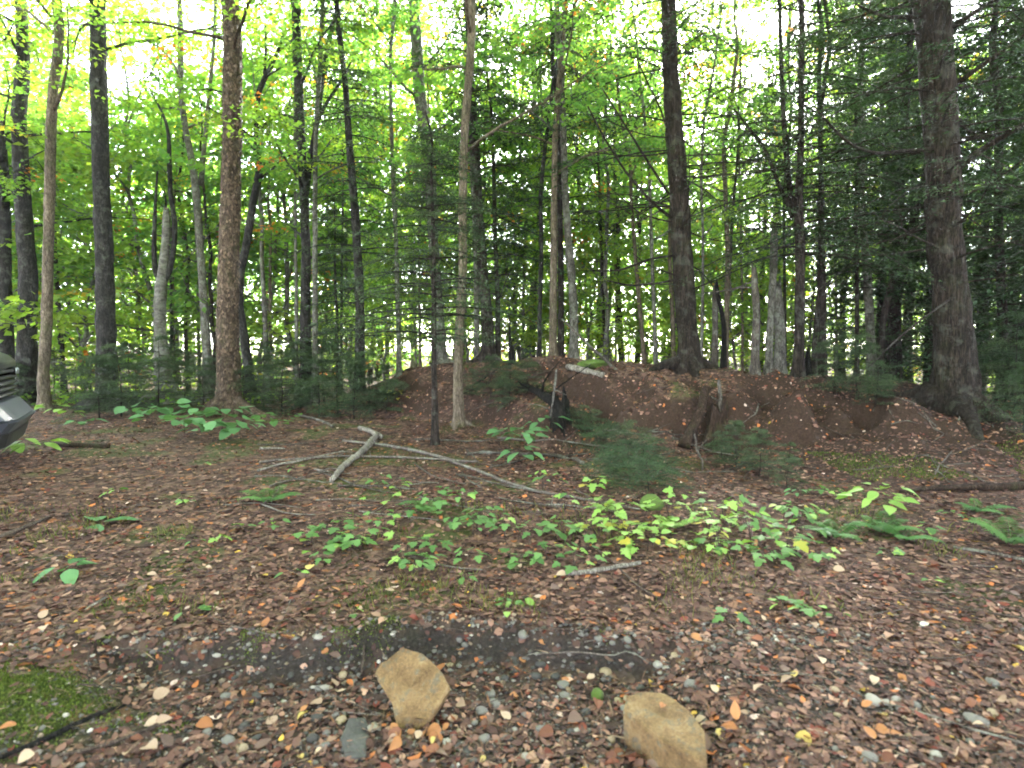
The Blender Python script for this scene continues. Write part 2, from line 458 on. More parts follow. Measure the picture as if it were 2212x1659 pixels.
# ------------------------------------------------------------------ foliage generators
LIME = np.array([(.155, .255, .04), (.18, .275, .04), (.13, .24, .045), (.21, .28, .04)])
MIDG = np.array([(.095, .20, .05), (.12, .22, .05), (.08, .175, .05), (.14, .23, .045)])
DEEP = np.array([(.045, .095, .028), (.06, .11, .03), (.035, .075, .025), (.07, .12, .03)])
AUT = np.array([(.42, .22, .03), (.45, .16, .03), (.42, .30, .035), (.36, .12, .03)])
HEM = np.array([(.032, .062, .026), (.042, .076, .032), (.026, .05, .024), (.05, .085, .034)])
HEMB = np.array([(.046, .076, .036), (.058, .090, .043), (.038, .063, .032), (.068, .10, .046)])

def spray_cloud(r, P, yaw, L, pal, leaf, per, tilt=.55, aut=.03, droop=.15):
    """flat layered sprays of broad leaves: P (S,3) bases, yaw (S), L (S) lengths"""
    S = len(P)
    t = r.random((S, per)) ** .75
    wid = .42 * np.sin(np.clip(t, 0, 1) * math.pi * .85 + .25)
    y = r.uniform(-1, 1, (S, per)) * wid
    x = t
    cy, sy = np.cos(yaw)[:, None], np.sin(yaw)[:, None]
    Ls = L[:, None]
    pitch = r.normal(.05, .22, (S, 1)); roll = r.normal(0, .22, (S, 1))
    pos = np.stack([P[:, 0:1] + Ls * (x * cy - y * sy), P[:, 1:2] + Ls * (x * sy + y * cy),
                    P[:, 2:3] + Ls * (x * pitch + y * roll - droop * x * x) + r.normal(0, .05, (S, per))], -1)
    ly = yaw[:, None] + np.sign(y) * r.uniform(.3, 1.2, (S, per)) + r.normal(0, .3, (S, per))
    lp = r.normal(-.25, .35, (S, per))
    d = dirs(ly, lp)
    nn = np.stack([r.normal(0, tilt, (S, per)), r.normal(0, tilt, (S, per)), np.ones((S, per))], -1)
    s = leaf * r.uniform(.7, 1.25, (S, per))
    base = pal[r.integers(0, len(pal), S)]
    isa = r.random(S) < aut
    base = np.where(isa[:, None], AUT[r.integers(0, len(AUT), S)], base)
    col = base[:, None] * r.uniform(.75, 1.25, (S, per, 1))
    N = S * per
    return leaves(pos.reshape(N, 3), d.reshape(N, 3), nn.reshape(N, 3), s.reshape(N), .36, .10, col.reshape(N, 3))

def _conif_template(r, twigs=15, step=.05, ang=.95):
    """unit-length flat branch: list of (x,y, direction yaw) needle clumps"""
    out = []
    for k in range(twigs):
        t = .10 + .88 * k / twigs
        for sgn in (-1, 1):
            l = (.40 * (1 - t) ** .7 + .07) * r.uniform(.75, 1.15)
            a = sgn * ang * r.uniform(.8, 1.1)
            n = max(2, int(l / step))
            for i in range(n):
                q = (i + .6) / n * l
                x = t + q * math.cos(a); y = q * math.sin(a)
                for s2 in (-1, 1):
                    out.append((x, y, a + s2 * r.uniform(.35, .8), q / l, k / twigs))
    for i in range(16):
        t = .2 + .8 * i / 16
        for s2 in (-1, 1): out.append((t, 0, s2 * r.uniform(.4, .8), 0, t))
    return np.array(out)
CT_F = [_conif_template(np.random.default_rng(50 + i)) for i in range(3)]
CT_C = [_conif_template(np.random.default_rng(60 + i), 10, .075) for i in range(3)]
def conifer_branches(r, P, yaw, L, droop, pal, needle, coarse=False, width=.14):
    Vs, Fs, Cs, o = [], [], [], 0
    tmpl = CT_C if coarse else CT_F
    pick = r.integers(0, 3, len(P))
    for q in range(3):
        k = pick == q
        if not k.any(): continue
        T = tmpl[q]; S = int(k.sum()); n = len(T)
        x = T[None, :, 0]; y = T[None, :, 1] * r.uniform(.75, 1.15, (S, 1))
        cy, sy = np.cos(yaw[k])[:, None], np.sin(yaw[k])[:, None]
        Ls = L[k][:, None]; dr = droop[k][:, None]
        roll = r.normal(0, .15, (S, 1))
        z = Ls * (.12 * x - dr * x * x + roll * y - .25 * dr * np.abs(y)) + r.normal(0, .018, (S, n))
        pos = np.stack([P[k][:, 0:1] + Ls * (x * cy - y * sy), P[k][:, 1:2] + Ls * (x * sy + y * cy), P[k][:, 2:3] + z], -1)
        pos = pos + r.normal(0, .012, pos.shape)
        ly = yaw[k][:, None] + T[None, :, 2] + r.normal(0, .2, (S, n))
        d = dirs(ly, r.normal(-.25, .3, (S, n)))
        nn = np.stack([r.normal(0, .5, (S, n)), r.normal(0, .5, (S, n)), np.ones((S, n))], -1)
        s = needle * r.uniform(.7, 1.3, (S, n))
        col = pal[r.integers(0, len(pal), S)][:, None] * r.uniform(.7, 1.2, (S, n, 1)) * (1 + .35 * (T[None, :, 3:4] > .8))
        N = S * n
        V, F, C = leaves(pos.reshape(N, 3), d.reshape(N, 3), nn.reshape(N, 3), s.reshape(N), width, .04, col.reshape(N, 3))
        Vs.append(V); Fs.append(F + o); Cs.append(C); o += len(V)
    return np.vstack(Vs), np.vstack(Fs), np.vstack(Cs)

def limb_path(r, base, yaw, rise, L, n=9, wob=.06, curl=.0):
    t = np.linspace(0, 1, n)
    P = np.zeros((n, 3))
    ya = yaw + np.cumsum(r.normal(0, .10, n))
    pi_ = rise + curl * t + np.cumsum(r.normal(0, wob, n))
    stp = dirs(ya, pi_) * (L / (n - 1))
    P[1:] = np.cumsum(stp[:-1], 0)
    return P + base

def axis_fn(P):
    """trunk axis as a function of height"""
    z = P[:, 2]; o = np.argsort(z)
    return lambda h: np.stack([np.interp(h, z[o], P[o, 0]), np.interp(h, z[o], P[o, 1]), np.asarray(h, float)], -1)
def rad_fn(P, R):
    z = P[:, 2]; o = np.argsort(z)
    return lambda h: np.interp(h, z[o], np.asarray(R)[o])

def broad_crown(r, P, R, z0, z1, n_limbs, spread, per_limb, pal, leaf=.095, per=26, aut=.03, L=(.7, 1.2), tilt=.55, low=0):
    """limbs and leaf sprays for a broad-leaved tree; low: extra thin sprays below the crown"""
    ax, rf = axis_fn(P), rad_fn(P, R)
    limbs, SP, SY, SL = [], [], [], []
    top = P[:, 2].max()
    for i in range(n_limbs):
        f = (i + r.random()) / n_limbs
        h = z0 + (min(z1, top) - z0) * f
        yaw = i * 2.4 + r.normal(0, .4)
        ll = spread * (1.05 - .55 * f) * r.uniform(.7, 1.2)
        rise = r.uniform(.25, .8)
        b = ax(h)
        p = limb_path(r, b, yaw, rise, ll, 9, .09, -.35)
        rr = np.linspace(min(.36 * rf(h), .032) + .007, .006, 9)
        parts = [tube(p, rr, 5)]
        for q in range(per_limb):
            t = r.uniform(.3, 1.0)
            c = p[int(t * 8)]
            sy = yaw + r.normal(0, .9)
            sp = limb_path(r, c, sy, r.normal(.15, .25), ll * .25, 5, .08)
            parts.append(tube(sp, np.linspace(.008, .003, 5), 3, cap=False))
            SP.append(sp[2]); SY.append(sy); SL.append(r.uniform(*L))
            if r.random() < .6:
                SP.append(c); SY.append(sy + r.normal(0, 1)); SL.append(r.uniform(*L) * .8)
        limbs.append(join(parts))
    for i in range(low):
        h = r.uniform(1.6, max(1.8, z0)); b = ax(h); yaw = r.uniform(0, 6.28)
        SP.append(b + dirs(np.array(yaw), np.array(.1)) * r.uniform(.1, .5)); SY.append(yaw); SL.append(r.uniform(.5, .9))
    crown = spray_cloud(r, np.array(SP), np.array(SY), np.array(SL), pal, leaf, per, tilt, aut)
    return limbs, crown

def conifer_crown(r, P, R, z0, z1, n, Lmax, pal, needle=.05, coarse=False, shape=.8, Lmin=.35, width=.14, dro=(.25, .55), sector=None):
    ax, rf = axis_fn(P), rad_fn(P, R)
    h = np.sort(z0 + (z1 - z0) * r.random(n))
    f = (h - z0) / (z1 - z0)
    L = (Lmin + (Lmax - Lmin) * (1 - f) ** shape) * r.uniform(.65, 1.1, n)
    if sector is None: yaw = np.arange(n) * 2.4 + r.normal(0, .4, n)
    else: yaw = r.uniform(sector[0], sector[1], n)
    b = ax(h); dr = r.uniform(dro[0], dro[1], n)
    C = conifer_branches(r, b, yaw, L, dr, pal, needle, coarse, width)
    limbs = []
    for i in range(n):
        t = np.linspace(0, .92, 5)
        p = b[i] + np.stack([np.cos(yaw[i]) * t * L[i], np.sin(yaw[i]) * t * L[i], L[i] * (.12 * t - dr[i] * t * t)], -1)
        limbs.append(tube(p, np.linspace(min(.3 * rf(h[i]) + .004, .016), .002, 5), 4, cap=False))
    return limbs, C

def dead_branches(r, P, R, z0, z1, n, L, sector=None, droop=-.15):
    ax, rf = axis_fn(P), rad_fn(P, R)
    out = []
    for i in range(n):
        h = r.uniform(z0, z1)
        yaw = r.uniform(*sector) if sector else i * 2.4 + r.normal(0, .5)
        p = limb_path(r, ax(h), yaw, r.normal(.0, .2), L * r.uniform(.5, 1.1), 10, .07, droop * -2 if r.random() < .5 else droop)
        parts = [tube(p, np.linspace(.016, .003, 10) * r.uniform(.7, 1.3), 5)]
        for q in range(r.integers(3, 8)):
            k = r.integers(2, 9)
            s = limb_path(r, p[k], yaw + r.choice([-1, 1]) * r.uniform(.4, 1.1), r.normal(-.05, .3), L * r.uniform(.12, .4), 5, .1)
            parts.append(tube(s, np.linspace(.006, .0015, 5), 3, cap=False))
        out.append(join(parts))
    return out

# ------------------------------------------------------------------ tree assembly
def trunk_from_px(pts, d, top=15.0, base_to_ground=True, flare=.5, broken=False, seed=0):
    """pts: (px, py, width_px) from top to bottom, all at forward distance d. Returns P (bottom->top), R"""
    r = np.random.default_rng(seed)
    Q = []
    for (x, y, w) in pts[::-1]:
        p = at(x, y, d); Q.append([*p, w / 2 / FPX * d * math.cos(math.atan(px2u(x)))])
    Q = np.array(Q)
    if base_to_ground:
        g = hz(Q[0, 0], Q[0, 1])
        if Q[0, 2] > g + .05:
            Q = np.vstack([[Q[0, 0] - .02, Q[0, 1], g, Q[0, 3] * 1.05], Q])
        else:
            Q = Q[Q[:, 2] > g - .02] if (Q[:, 2] > g - .02).sum() > 1 else Q
            Q = np.vstack([[Q[0, 0], Q[0, 1], g, Q[0, 3] * 1.03], Q])
        Q = np.vstack([[Q[0, 0], Q[0, 1], g - .25, Q[0, 3] * 1.02], Q])
    if not broken and top is not None and Q[-1, 2] < top:
        dv = Q[-1, :3] - Q[-2, :3]; dv /= np.linalg.norm(dv); dv = dv * .5 + np.array([0, 0, .5]); 
        n = 5; h0 = Q[-1, 2]; r0 = Q[-1, 3]
        for i in range(1, n + 1):
            f = i / n
            Q = np.vstack([Q, [*(Q[-1, :3] + dv / dv[2] * (top - h0) / n + np.array([r.normal(0, .08), r.normal(0, .08), 0])), r0 * (1 - .85 * f) + .01]])
    Q = resample(Q, .16)
    Q[:, 1] += np.interp(Q[:, 2], [0, 3, 6, 9, 12, 18], np.concatenate([[0], np.cumsum(r.normal(0, .08, 5))]))
    g = hz(Q[0, 0], Q[0, 1])
    hh = Q[:, 2] - g
    R = Q[:, 3] * (1 + 1.5 * flare * np.exp(-np.clip(hh, 0, 9) / .2))
    if broken: R[-1] *= .7
    return Q[:, :3], R

def trunk_mesh(P, R, base, seed=0, sides=14, rough=.05, roots=0, splinter=False):
    V, F = tube(P, R, sides, rough, True, seed)
    r = np.random.default_rng(seed + 5)
    if splinter:       # jagged broken top
        k = (len(P) - 1) * sides
        V[k:k + sides, 2] += r.uniform(-.12, .22, sides)
    parts = [(V, F)]
    gz = hz(P[2][0], P[2][1])
    for i in range(roots):
        yaw = i * 6.283 / roots + r.normal(0, .25)
        L = R[0] * r.uniform(1.8, 3.4)
        t = np.linspace(0, 1, 7)
        p = np.zeros((7, 3))
        p[:, 0] = P[1][0] + np.cos(yaw) * (R[2] * .35 + L * t); p[:, 1] = P[1][1] + np.sin(yaw) * (R[2] * .35 + L * t)
        p[:, 2] = height(p[:, 0], p[:, 1]) + R[1] * .75 * (1 - t) ** 2.2 - .05 * t
        parts.append(tube(p, R[1] * np.linspace(.42, .07, 7), 7))
    V, F = join(parts)
    return V - base, F

def tree(name, label, P, R, bark_m, limbs=(), crown=None, leaf_m='leaf', cat='tree', group=None, seed=0, sides=14, rough=.05, roots=0,
         splinter=False, limb_name='limb', stems=(), limb_m=None, stem_m=None, join_limbs=False, crown_name='crown', flakes=0):
    base = np.array([P[1][0], P[1][1], hz(P[1][0], P[1][1])])
    root = empty(name, base, label, cat, group)
    V, F = trunk_mesh(P, R, base, seed, sides, rough, roots, splinter)
    tr = obj('trunk', mesh('trunk', V, F, M[bark_m], smooth=True), root)
    for (p2, r2) in stems:
        V, F = tube(p2, r2, 10, rough, True, seed + 3)
        obj('stem', mesh('stem', V - base, F, M[stem_m or bark_m], smooth=True), root)
    if len(limbs):
        lm = M[limb_m or bark_m]
        if join_limbs:
            V, F = join(limbs)
            o = obj('twigs', mesh('twigs', V - base, F, lm, smooth=True), root); o['kind'] = 'stuff'
        else:
            for (V, F) in limbs:
                obj(limb_name, mesh(limb_name, V - base, F, lm, smooth=True), root)
    if crown is not None:
        V, F, C = crown
        o = obj(crown_name, mesh(crown_name, V - base, F, M[leaf_m], C), root)
        o['kind'] = 'stuff'
    if flakes:
        r = np.random.default_rng(seed + 11)
        k = r.integers(2, len(P) - 2, flakes); th = r.uniform(0, 6.283, flakes)
        nrm = np.stack([np.cos(th), np.sin(th), r.normal(0, .1, flakes)], -1)
        p = P[k] + nrm * (R[k] * .97)[:, None] + np.stack([np.zeros(flakes)] * 2 + [r.uniform(-.08, .08, flakes)], -1)
        tang = np.stack([-np.sin(th), np.cos(th), np.zeros(flakes)], -1)
        d = np.array([0, 0, -1.0]) * r.choice([-1, 1], flakes)[:, None] + tang * r.normal(0, .6, flakes)[:, None] + nrm * .42
        c = np.array([(.10, .068, .048)]) * r.uniform(.5, 2.2, (flakes, 1))
        V, F, C = leaves(p, d, nrm, r.uniform(.05, .11, flakes), .28, .05, c)
        o = obj('bark_flakes', mesh('bark_flakes', V - base, F, M['litter'], C), tr); o['kind'] = 'stuff'
    return root
# ================================================================== THE SETTING
def build_ground():
    xo = np.concatenate([np.arange(0, 3, .036), np.arange(3, 9, .075), np.geomspace(9, 140, 34)])
    x = np.concatenate([-xo[:0:-1], xo])
    y = np.concatenate([-np.geomspace(110, 1, 30), np.arange(-.6, 1.2, .3), np.arange(1.2, 4.2, .03), np.arange(4.2, 13.6, .07), np.geomspace(13.6, 165, 46)])
    X, Y = np.meshgrid(x, y)
    Z = height(X, Y)
    V = np.stack([X, Y, Z], -1).reshape(-1, 3)
    n, m = len(y), len(x)
    i = np.arange(n - 1)[:, None] * m + np.arange(m - 1)[None]
    F = np.stack([i, i + 1, i + m + 1, i + m], -1).reshape(-1, 4)
    led, w, wide = zones(X, Y)
    gravel = (1 - sstep(led - .3, led - .02, Y)) * wide * .7
    gravel = np.clip(gravel + .55 * (1 - sstep(2.2, 3.6, Y)) * sstep(.4, 1.6, X) * (vnoise(X * 2, Y * 2) + .4), 0, 1)
    gravel = np.maximum(gravel, w * np.exp(-((Y - led + .06) / .07) ** 2))
    u = X / np.maximum(Y, .8)
    duff = sstep(.25, .55, u) * sstep(5.2, 6.5, Y) * (1 - sstep(13, 18, Y))
    gx = np.gradient(Z, axis=1) / np.gradient(X, axis=1); gy = np.gradient(Z, axis=0) / np.gradient(Y, axis=0)
    steep = sstep(.5, 1.1, np.hypot(gx, gy)) * sstep(4, 5, Y) * (1 - sstep(14, 15, Y))
    moss = .75 * np.exp(-(((X + 2.0) / .38) ** 2 + ((Y - 2.16) / .20) ** 2) * 1.2)
    mp = sstep(.16, .28, vnoise(X * 1.9 + 11, Y * 1.9)) * sstep(2.6, 3.2, Y) * .5
    moss = np.clip(moss + mp, 0, 1)
    col = np.stack([gravel, np.clip(duff + steep, 0, 1), moss * (1 - np.clip(duff + steep, 0, 1))], -1).reshape(-1, 3)
    o = obj('ground', mesh('ground', V, F, M['ground'], col, True))
    o['kind'] = 'structure'
build_ground()

# ------------------------------------------------------------------ traced trees
def px_tree(name, label, pts, d, bark_m, seed, kind=None, **k):
    r = np.random.default_rng(seed)
    top = k.pop('top', 14.0)
    P, R = trunk_from_px(pts, d, top, flare=k.pop('flare', .45), broken=k.pop('broken', False), seed=seed)
    limbs, crown = list(k.pop('extra', [])), None
    ck = k.pop('ck', {})
    lm = 'leaf'
    if kind == 'broad':
        a = dict(z0=5.0, z1=top - .3, n_limbs=11, spread=3.0, per_limb=6, pal=LIME, leaf=.105, per=26)
        a.update(ck); lb, crown = broad_crown(r, P, R, **a); limbs += lb
    elif kind == 'conifer':
        a = dict(z0=2.5, z1=top - .2, n=70, Lmax=2.4, pal=HEM, needle=.07)
        a.update(ck)
        if d > 9.8: a['coarse'] = True; a['needle'] = a['needle'] * 1.35
        lb, crown = conifer_crown(r, P, R, **a); limbs += lb; lm = 'needle'
    dead = k.pop('dead', None)
    if dead: limbs += dead_branches(r, P, R, **dead)
    if 'join_limbs' not in k: k['join_limbs'] = kind == 'conifer' and not dead
    st = []
    for sp in k.pop('stems', []):
        Q = np.array([[*at(x, y, d + .02), w / 2 / FPX * d * math.cos(math.atan(px2u(x)))] for (x, y, w) in sp[::-1]])
        if sp[0][1] < 20:
            dv = Q[-1, :3] - Q[-2, :3]; dv = dv / np.linalg.norm(dv)
            Q = np.vstack([Q, [*(Q[-1, :3] + dv * 1.5), Q[-1, 3] * .8], [*(Q[-1, :3] + dv * 3 + np.array([0, 0, .5])), .01]])
        Q = resample(Q, .15)
        st.append((Q[:, :3], Q[:, 3]))
    for sp in k.pop('limbs_px', []):
        pts3 = [[*at(x, y, dd), w / 2 / FPX * dd] for (x, y, dd, w) in sp]
        Q = resample(np.array(pts3), .12)
        parts = [tube(Q[:, :3], Q[:, 3], 7, .06, True, seed)]
        for q in range(max(3, len(Q) // 3)):
            kk = r.integers(len(Q) // 4, len(Q))
            dv = Q[min(kk, len(Q) - 1), :3] - Q[0, :3]
            yw = math.atan2(dv[1], dv[0]) + r.choice([-1, 1]) * r.uniform(.4, 1.0)
            s = limb_path(r, Q[kk, :3], yw, r.normal(.05, .3), r.uniform(.25, .8), 5, .1)
            parts.append(tube(s, np.linspace(min(.007, Q[kk, 3] * .6), .0015, 5), 3, cap=False))
        limbs.append(join(parts))
    return tree(name, label, P, R, bark_m, limbs, crown, lm, seed=seed, stems=st, **k)

LT = dict(z0=4.2, n_limbs=14, spread=3.2, per_limb=9, pal=LIME, per=25)
px_tree('maple_tree', 'dark thick trunk behind the black vehicle, one of a pair standing close together',
        [(0, 300, 30), (8, 430, 32), (14, 600, 35), (16, 800, 40)], 14.5, 'bark_dark', 101, 'broad', ck=LT, group='pair of dark trunks behind the vehicle')
px_tree('maple_tree', 'dark thick trunk behind the black vehicle, one of a pair standing close together',
        [(38, 250, 36), (44, 430, 40), (50, 600, 44), (54, 820, 50)], 14.0, 'bark_dark', 102, 'broad', ck=LT, group='pair of dark trunks behind the vehicle')
px_tree('leaning_tree', 'beige slender trunk leaning right with bright lichen, rising beside the vehicle',
        [(143, 0, 22), (150, 100, 22), (134, 200, 23), (128, 300, 24), (118, 500, 24), (108, 690, 26), (95, 820, 27), (83, 890, 30)], 12.6, 'bark_beige', 103, 'broad',
        ck=dict(LT, z0=6, n_limbs=8), roots=3)
px_tree('dark_trunk_tree', 'straight dark grey almost black trunk with hemlock bush at its foot',
        [(208, 0, 36), (210, 150, 37), (213, 300, 38), (216, 430, 40), (221, 580, 42), (227, 760, 46), (232, 885, 54)], 13.0, 'bark_dark', 104, 'broad',
        ck=dict(LT, z0=7.5, n_limbs=12, spread=3.4), roots=4, sides=18)
px_tree('forked_birch', 'pale grey mossy birch forking into two dark stems round a broken stub',
        [(357, 455, 17), (357, 520, 19), (352, 590, 24), (346, 640, 28), (346, 720, 29), (352, 800, 40), (360, 850, 50)], 14.5, 'bark_birch', 105, None, broken=True, splinter=True, roots=4, flare=.3, stem_m='bark_dark',
        stems=[[(340, 370, 4), (336, 430, 7), (332, 540, 11), (334, 580, 13), (346, 615, 13)],
               [(322, 190, 4), (352, 245, 6), (364, 280, 8), (366, 345, 10), (368, 420, 11), (378, 480, 12), (375, 540, 12), (366, 590, 13), (350, 620, 14)]])
px_tree('forked_tree', 'thin grey tree forking into a wide V above bare trunk',
        [(392, 0, 11), (396, 60, 13), (396, 110, 14), (396, 190, 14), (405, 270, 14), (420, 340, 15), (432, 420, 17), (436, 500, 17), (444, 620, 18), (448, 720, 20), (452, 830, 25)], 15.0, 'bark_grey', 106, 'broad',
        ck=dict(LT, z0=6, n_limbs=8, spread=2.4),
        stems=[[(466, 0, 8), (463, 80, 8), (455, 170, 9), (447, 260, 9), (440, 330, 10), (434, 400, 12)]])
px_tree('shaggy_bark_tree', 'thick brown trunk with shaggy peeling bark standing among hemlock bushes',
        [(487, 0, 38), (490, 120, 40), (489, 250, 42), (489, 400, 43), (487, 560, 45), (486, 690, 47), (491, 800, 50), (495, 893, 56)], 11.8, 'bark_brown', 107, 'broad',
        ck=dict(LT, z0=7.0, n_limbs=12, spread=3.6), sides=20, rough=.07, roots=4, flakes=2600)
px_tree('crooked_tree', 'crooked dark stem bending beside the shaggy brown trunk with bare forked twigs',
        [(617, 60, 5), (597, 120, 7), (573, 163, 11), (554, 205, 13), (552, 320, 13), (562, 362, 16), (547, 427, 17), (531, 540, 18), (519, 590, 19), (518, 671, 19), (530, 740, 20), (541, 830, 25)], 14.0, 'bark_dark', 108, 'broad',
        ck=dict(LT, z0=5, n_limbs=7, spread=2.2, per_limb=5), top=9,
        stems=[[(574, 50, 4), (575, 110, 5), (571, 160, 7)], [(590, 320, 4), (575, 345, 6), (563, 365, 8)]])
px_tree('maple_tree', 'dark maple with curved side limb joining from the right and thin leafy shoots',
        [(641, 0, 20), (645, 150, 19), (652, 300, 19), (658, 430, 19), (661, 553, 20), (659, 650, 22), (660, 800, 28)], 13.4, 'bark_dark', 109, 'broad',
        ck=dict(LT, z0=3.0, n_limbs=13, spread=2.8),
        stems=[[(732, 0, 7), (712, 83, 9), (697, 160, 10), (692, 215, 10), (681, 283, 12), (671, 337, 13), (660, 420, 15)],
               [(760, 130, 4), (735, 180, 6), (702, 225, 7), (688, 260, 8)]])
px_tree('slim_tree', 'slim grey stem close beside the dark maple with curved limb',
        [(697, 0, 10), (691, 170, 10), (687, 233, 10), (683, 333, 10), (682, 553, 11), (681, 820, 14)], 13.0, 'bark_grey', 110, 'broad', ck=dict(LT, z0=4, n_limbs=8, spread=2.0, pal=MIDG))
px_tree('slim_tree', 'very thin grey pole tight against the dark maple trunk',
        [(640, 150, 5), (638, 300, 6), (637, 553, 7), (641, 820, 9)], 14.5, 'bark_grey', 111, 'broad', ck=dict(LT, z0=5, n_limbs=6, spread=1.6), top=10)
px_tree('hemlock_tree', 'dark trunk wrapped in hemlock sprays left of the mound end',
        [(748, 180, 12), (755, 300, 15), (763, 400, 17), (770, 504, 19), (775, 604, 20), (777, 700, 20), (778, 850, 25)], 12.6, 'bark_dark', 112, 'conifer',
        ck=dict(z0=1.6, z1=11.5, n=95, Lmax=2.1, pal=HEMB, needle=.06), top=12)
px_tree('slim_tree', 'thin dark straight pole between hemlock and mossy grey trunk',
        [(846, 130, 7), (850, 300, 8), (853, 400, 9), (860, 553, 9), (862, 840, 12)], 13.4, 'bark_grey', 113, 'broad', ck=dict(LT, z0=5, n_limbs=8, spread=2.2, pal=MIDG))
px_tree('mossy_tree', 'grey furrowed trunk bending slightly above the left end of the mound',
        [(893, 0, 22), (900, 100, 24), (906, 200, 26), (918, 280, 26), (929, 360, 25), (932, 440, 23), (937, 540, 22), (945, 640, 22), (952, 730, 23), (955, 800, 28)], 14.0, 'bark_grey', 114, 'broad',
        ck=dict(LT, z0=3.6, n_limbs=13, spread=3.0, pal=MIDG), roots=3)
px_tree('hemlock_sapling', 'thin dark hemlock sapling with wide feathery dark sprays in front of the mound',
        [(930, 330, 4), (934, 440, 7), (936, 540, 9), (937, 640, 11), (937, 760, 12), (939, 880, 13), (940, 962, 15)], 8.2, 'bark_conifer', 115, 'conifer',
        ck=dict(z0=1.5, z1=4.4, n=85, Lmax=1.9, Lmin=.4, pal=HEMB, needle=.04, width=.15, dro=(.15, .4)), top=4.6)
px_tree('slender_tree', 'slender beige lichen-flecked trunk standing at the left foot of the mound',
        [(1018, 0, 17), (1017, 83, 17), (1012, 167, 17), (1005, 250, 17), (1000, 333, 18), (998, 467, 18), (999, 571, 19), (994, 671, 19), (990, 770, 20), (989, 837, 21), (992, 922, 24)], 10.0, 'bark_beige', 116, 'broad',
        ck=dict(LT, z0=4.6, n_limbs=11, spread=2.6, pal=MIDG), roots=3)
px_tree('dark_tree', 'dark upright trunk rising from the brush pile on the mound crest',
        [(1016, 160, 14), (1022, 250, 17), (1028, 333, 19), (1033, 467, 21), (1040, 553, 22), (1048, 640, 23), (1054, 710, 26), (1058, 790, 32)], 12.6, 'bark_conifer', 117, 'conifer',
        ck=dict(z0=3.4, z1=12.5, n=80, Lmax=2.2, pal=HEM, needle=.07), top=13, roots=4)
px_tree('slim_tree', 'thin mossy stem tight behind the trunk in the brush pile',
        [(1026, 480, 9), (1030, 600, 11), (1035, 800, 13)], 13.2, 'bark_grey', 118, 'broad', ck=dict(LT, z0=4.5, n_limbs=7, spread=2.0, pal=MIDG), top=11)
px_tree('hemlock_tree', 'thin dark hemlock with fan of upswept bare branches on the crest',
        [(1063, 250, 5), (1066, 350, 7), (1069, 504, 9), (1075, 637, 10), (1079, 800, 12)], 12.8, 'bark_conifer', 119, 'conifer',
        ck=dict(z0=2.9, z1=9, n=50, Lmax=1.9, pal=HEM, needle=.065), top=9.5,
        dead=dict(z0=2.2, z1=5.5, n=9, L=1.7))
px_tree('slim_tree', 'dark slim tree forking near the top beside a pale trunk',
        [(1246, 0, 6), (1214, 83, 7), (1197, 167, 8), (1184, 267, 8), (1174, 350, 9), (1167, 417, 9), (1170, 553, 8), (1166, 680, 8), (1160, 800, 10)], 12.4, 'bark_dark', 120, 'broad',
        ck=dict(LT, z0=5, n_limbs=9, spread=2.2, pal=MIDG), stems=[[(1228, 0, 5), (1212, 100, 6), (1198, 190, 6)]])
px_tree('pale_tree', 'pale tan smooth trunk on the crest behind the rotten stump',
        [(1222, 0, 10), (1215, 80, 11), (1208, 180, 12), (1200, 267, 12), (1197, 400, 13), (1196, 504, 14), (1195, 637, 16), (1190, 800, 21)], 11.9, 'bark_beige', 121, 'broad',
        ck=dict(LT, z0=4.4, n_limbs=11, spread=2.4, pal=MIDG))
px_tree('dark_tree', 'dark narrow trunk between the pale tan trunk and a grey trunk',
        [(1208, 260, 9), (1209, 420, 11), (1211, 530, 12), (1212, 637, 13), (1221, 800, 16)], 12.6, 'bark_conifer', 122, 'conifer',
        ck=dict(z0=4.0, z1=11, n=60, Lmax=1.9, pal=HEM, needle=.07), top=11.5)
px_tree('grey_tree', 'grey straight trunk on the crest above the pale fallen log',
        [(1212, 180, 13), (1217, 330, 14), (1222, 450, 15), (1228, 520, 16), (1234, 590, 17), (1240, 680, 18), (1245, 800, 22)], 12.2, 'bark_grey', 123, 'broad',
        ck=dict(LT, z0=4.6, n_limbs=10, spread=2.4, pal=MIDG))
px_tree('big_conifer', 'tall straight conifer with drooping dead branches on top of the mound',
        [(1438, 0, 28), (1441, 80, 31), (1446, 160, 33), (1452, 260, 36), (1459, 360, 38), (1466, 470, 42), (1473, 590, 43), (1481, 690, 43), (1487, 770, 45), (1490, 812, 52)], 10.0, 'bark_big', 124, 'conifer',
        ck=dict(z0=4.6, z1=14, n=90, Lmax=3.0, pal=HEM, needle=.07), dead=dict(z0=2.3, z1=7.0, n=34, L=2.2), top=15, sides=18, roots=4, rough=.06, join_limbs=False,
        limbs_px=[[(1452, 552, 9.9, 5), (1400, 560, 9.5, 5), (1340, 585, 9.1, 4), (1280, 585, 8.9, 3)],
                  [(1470, 602, 9.9, 5), (1420, 612, 9.4, 5), (1360, 618, 9.0, 4), (1310, 605, 8.8, 3)],
                  [(1450, 470, 9.9, 7), (1410, 440, 9.6, 6), (1350, 370, 9.3, 5), (1300, 290, 9.1, 4), (1270, 230, 9.0, 3)],
                  [(1445, 420, 9.9, 6), (1400, 350, 9.7, 5), (1350, 270, 9.5, 4), (1300, 190, 9.3, 3)],
                  [(1448, 300, 9.9, 5), (1425, 230, 9.8, 4), (1385, 150, 9.6, 3), (1370, 110, 9.6, 2)]])
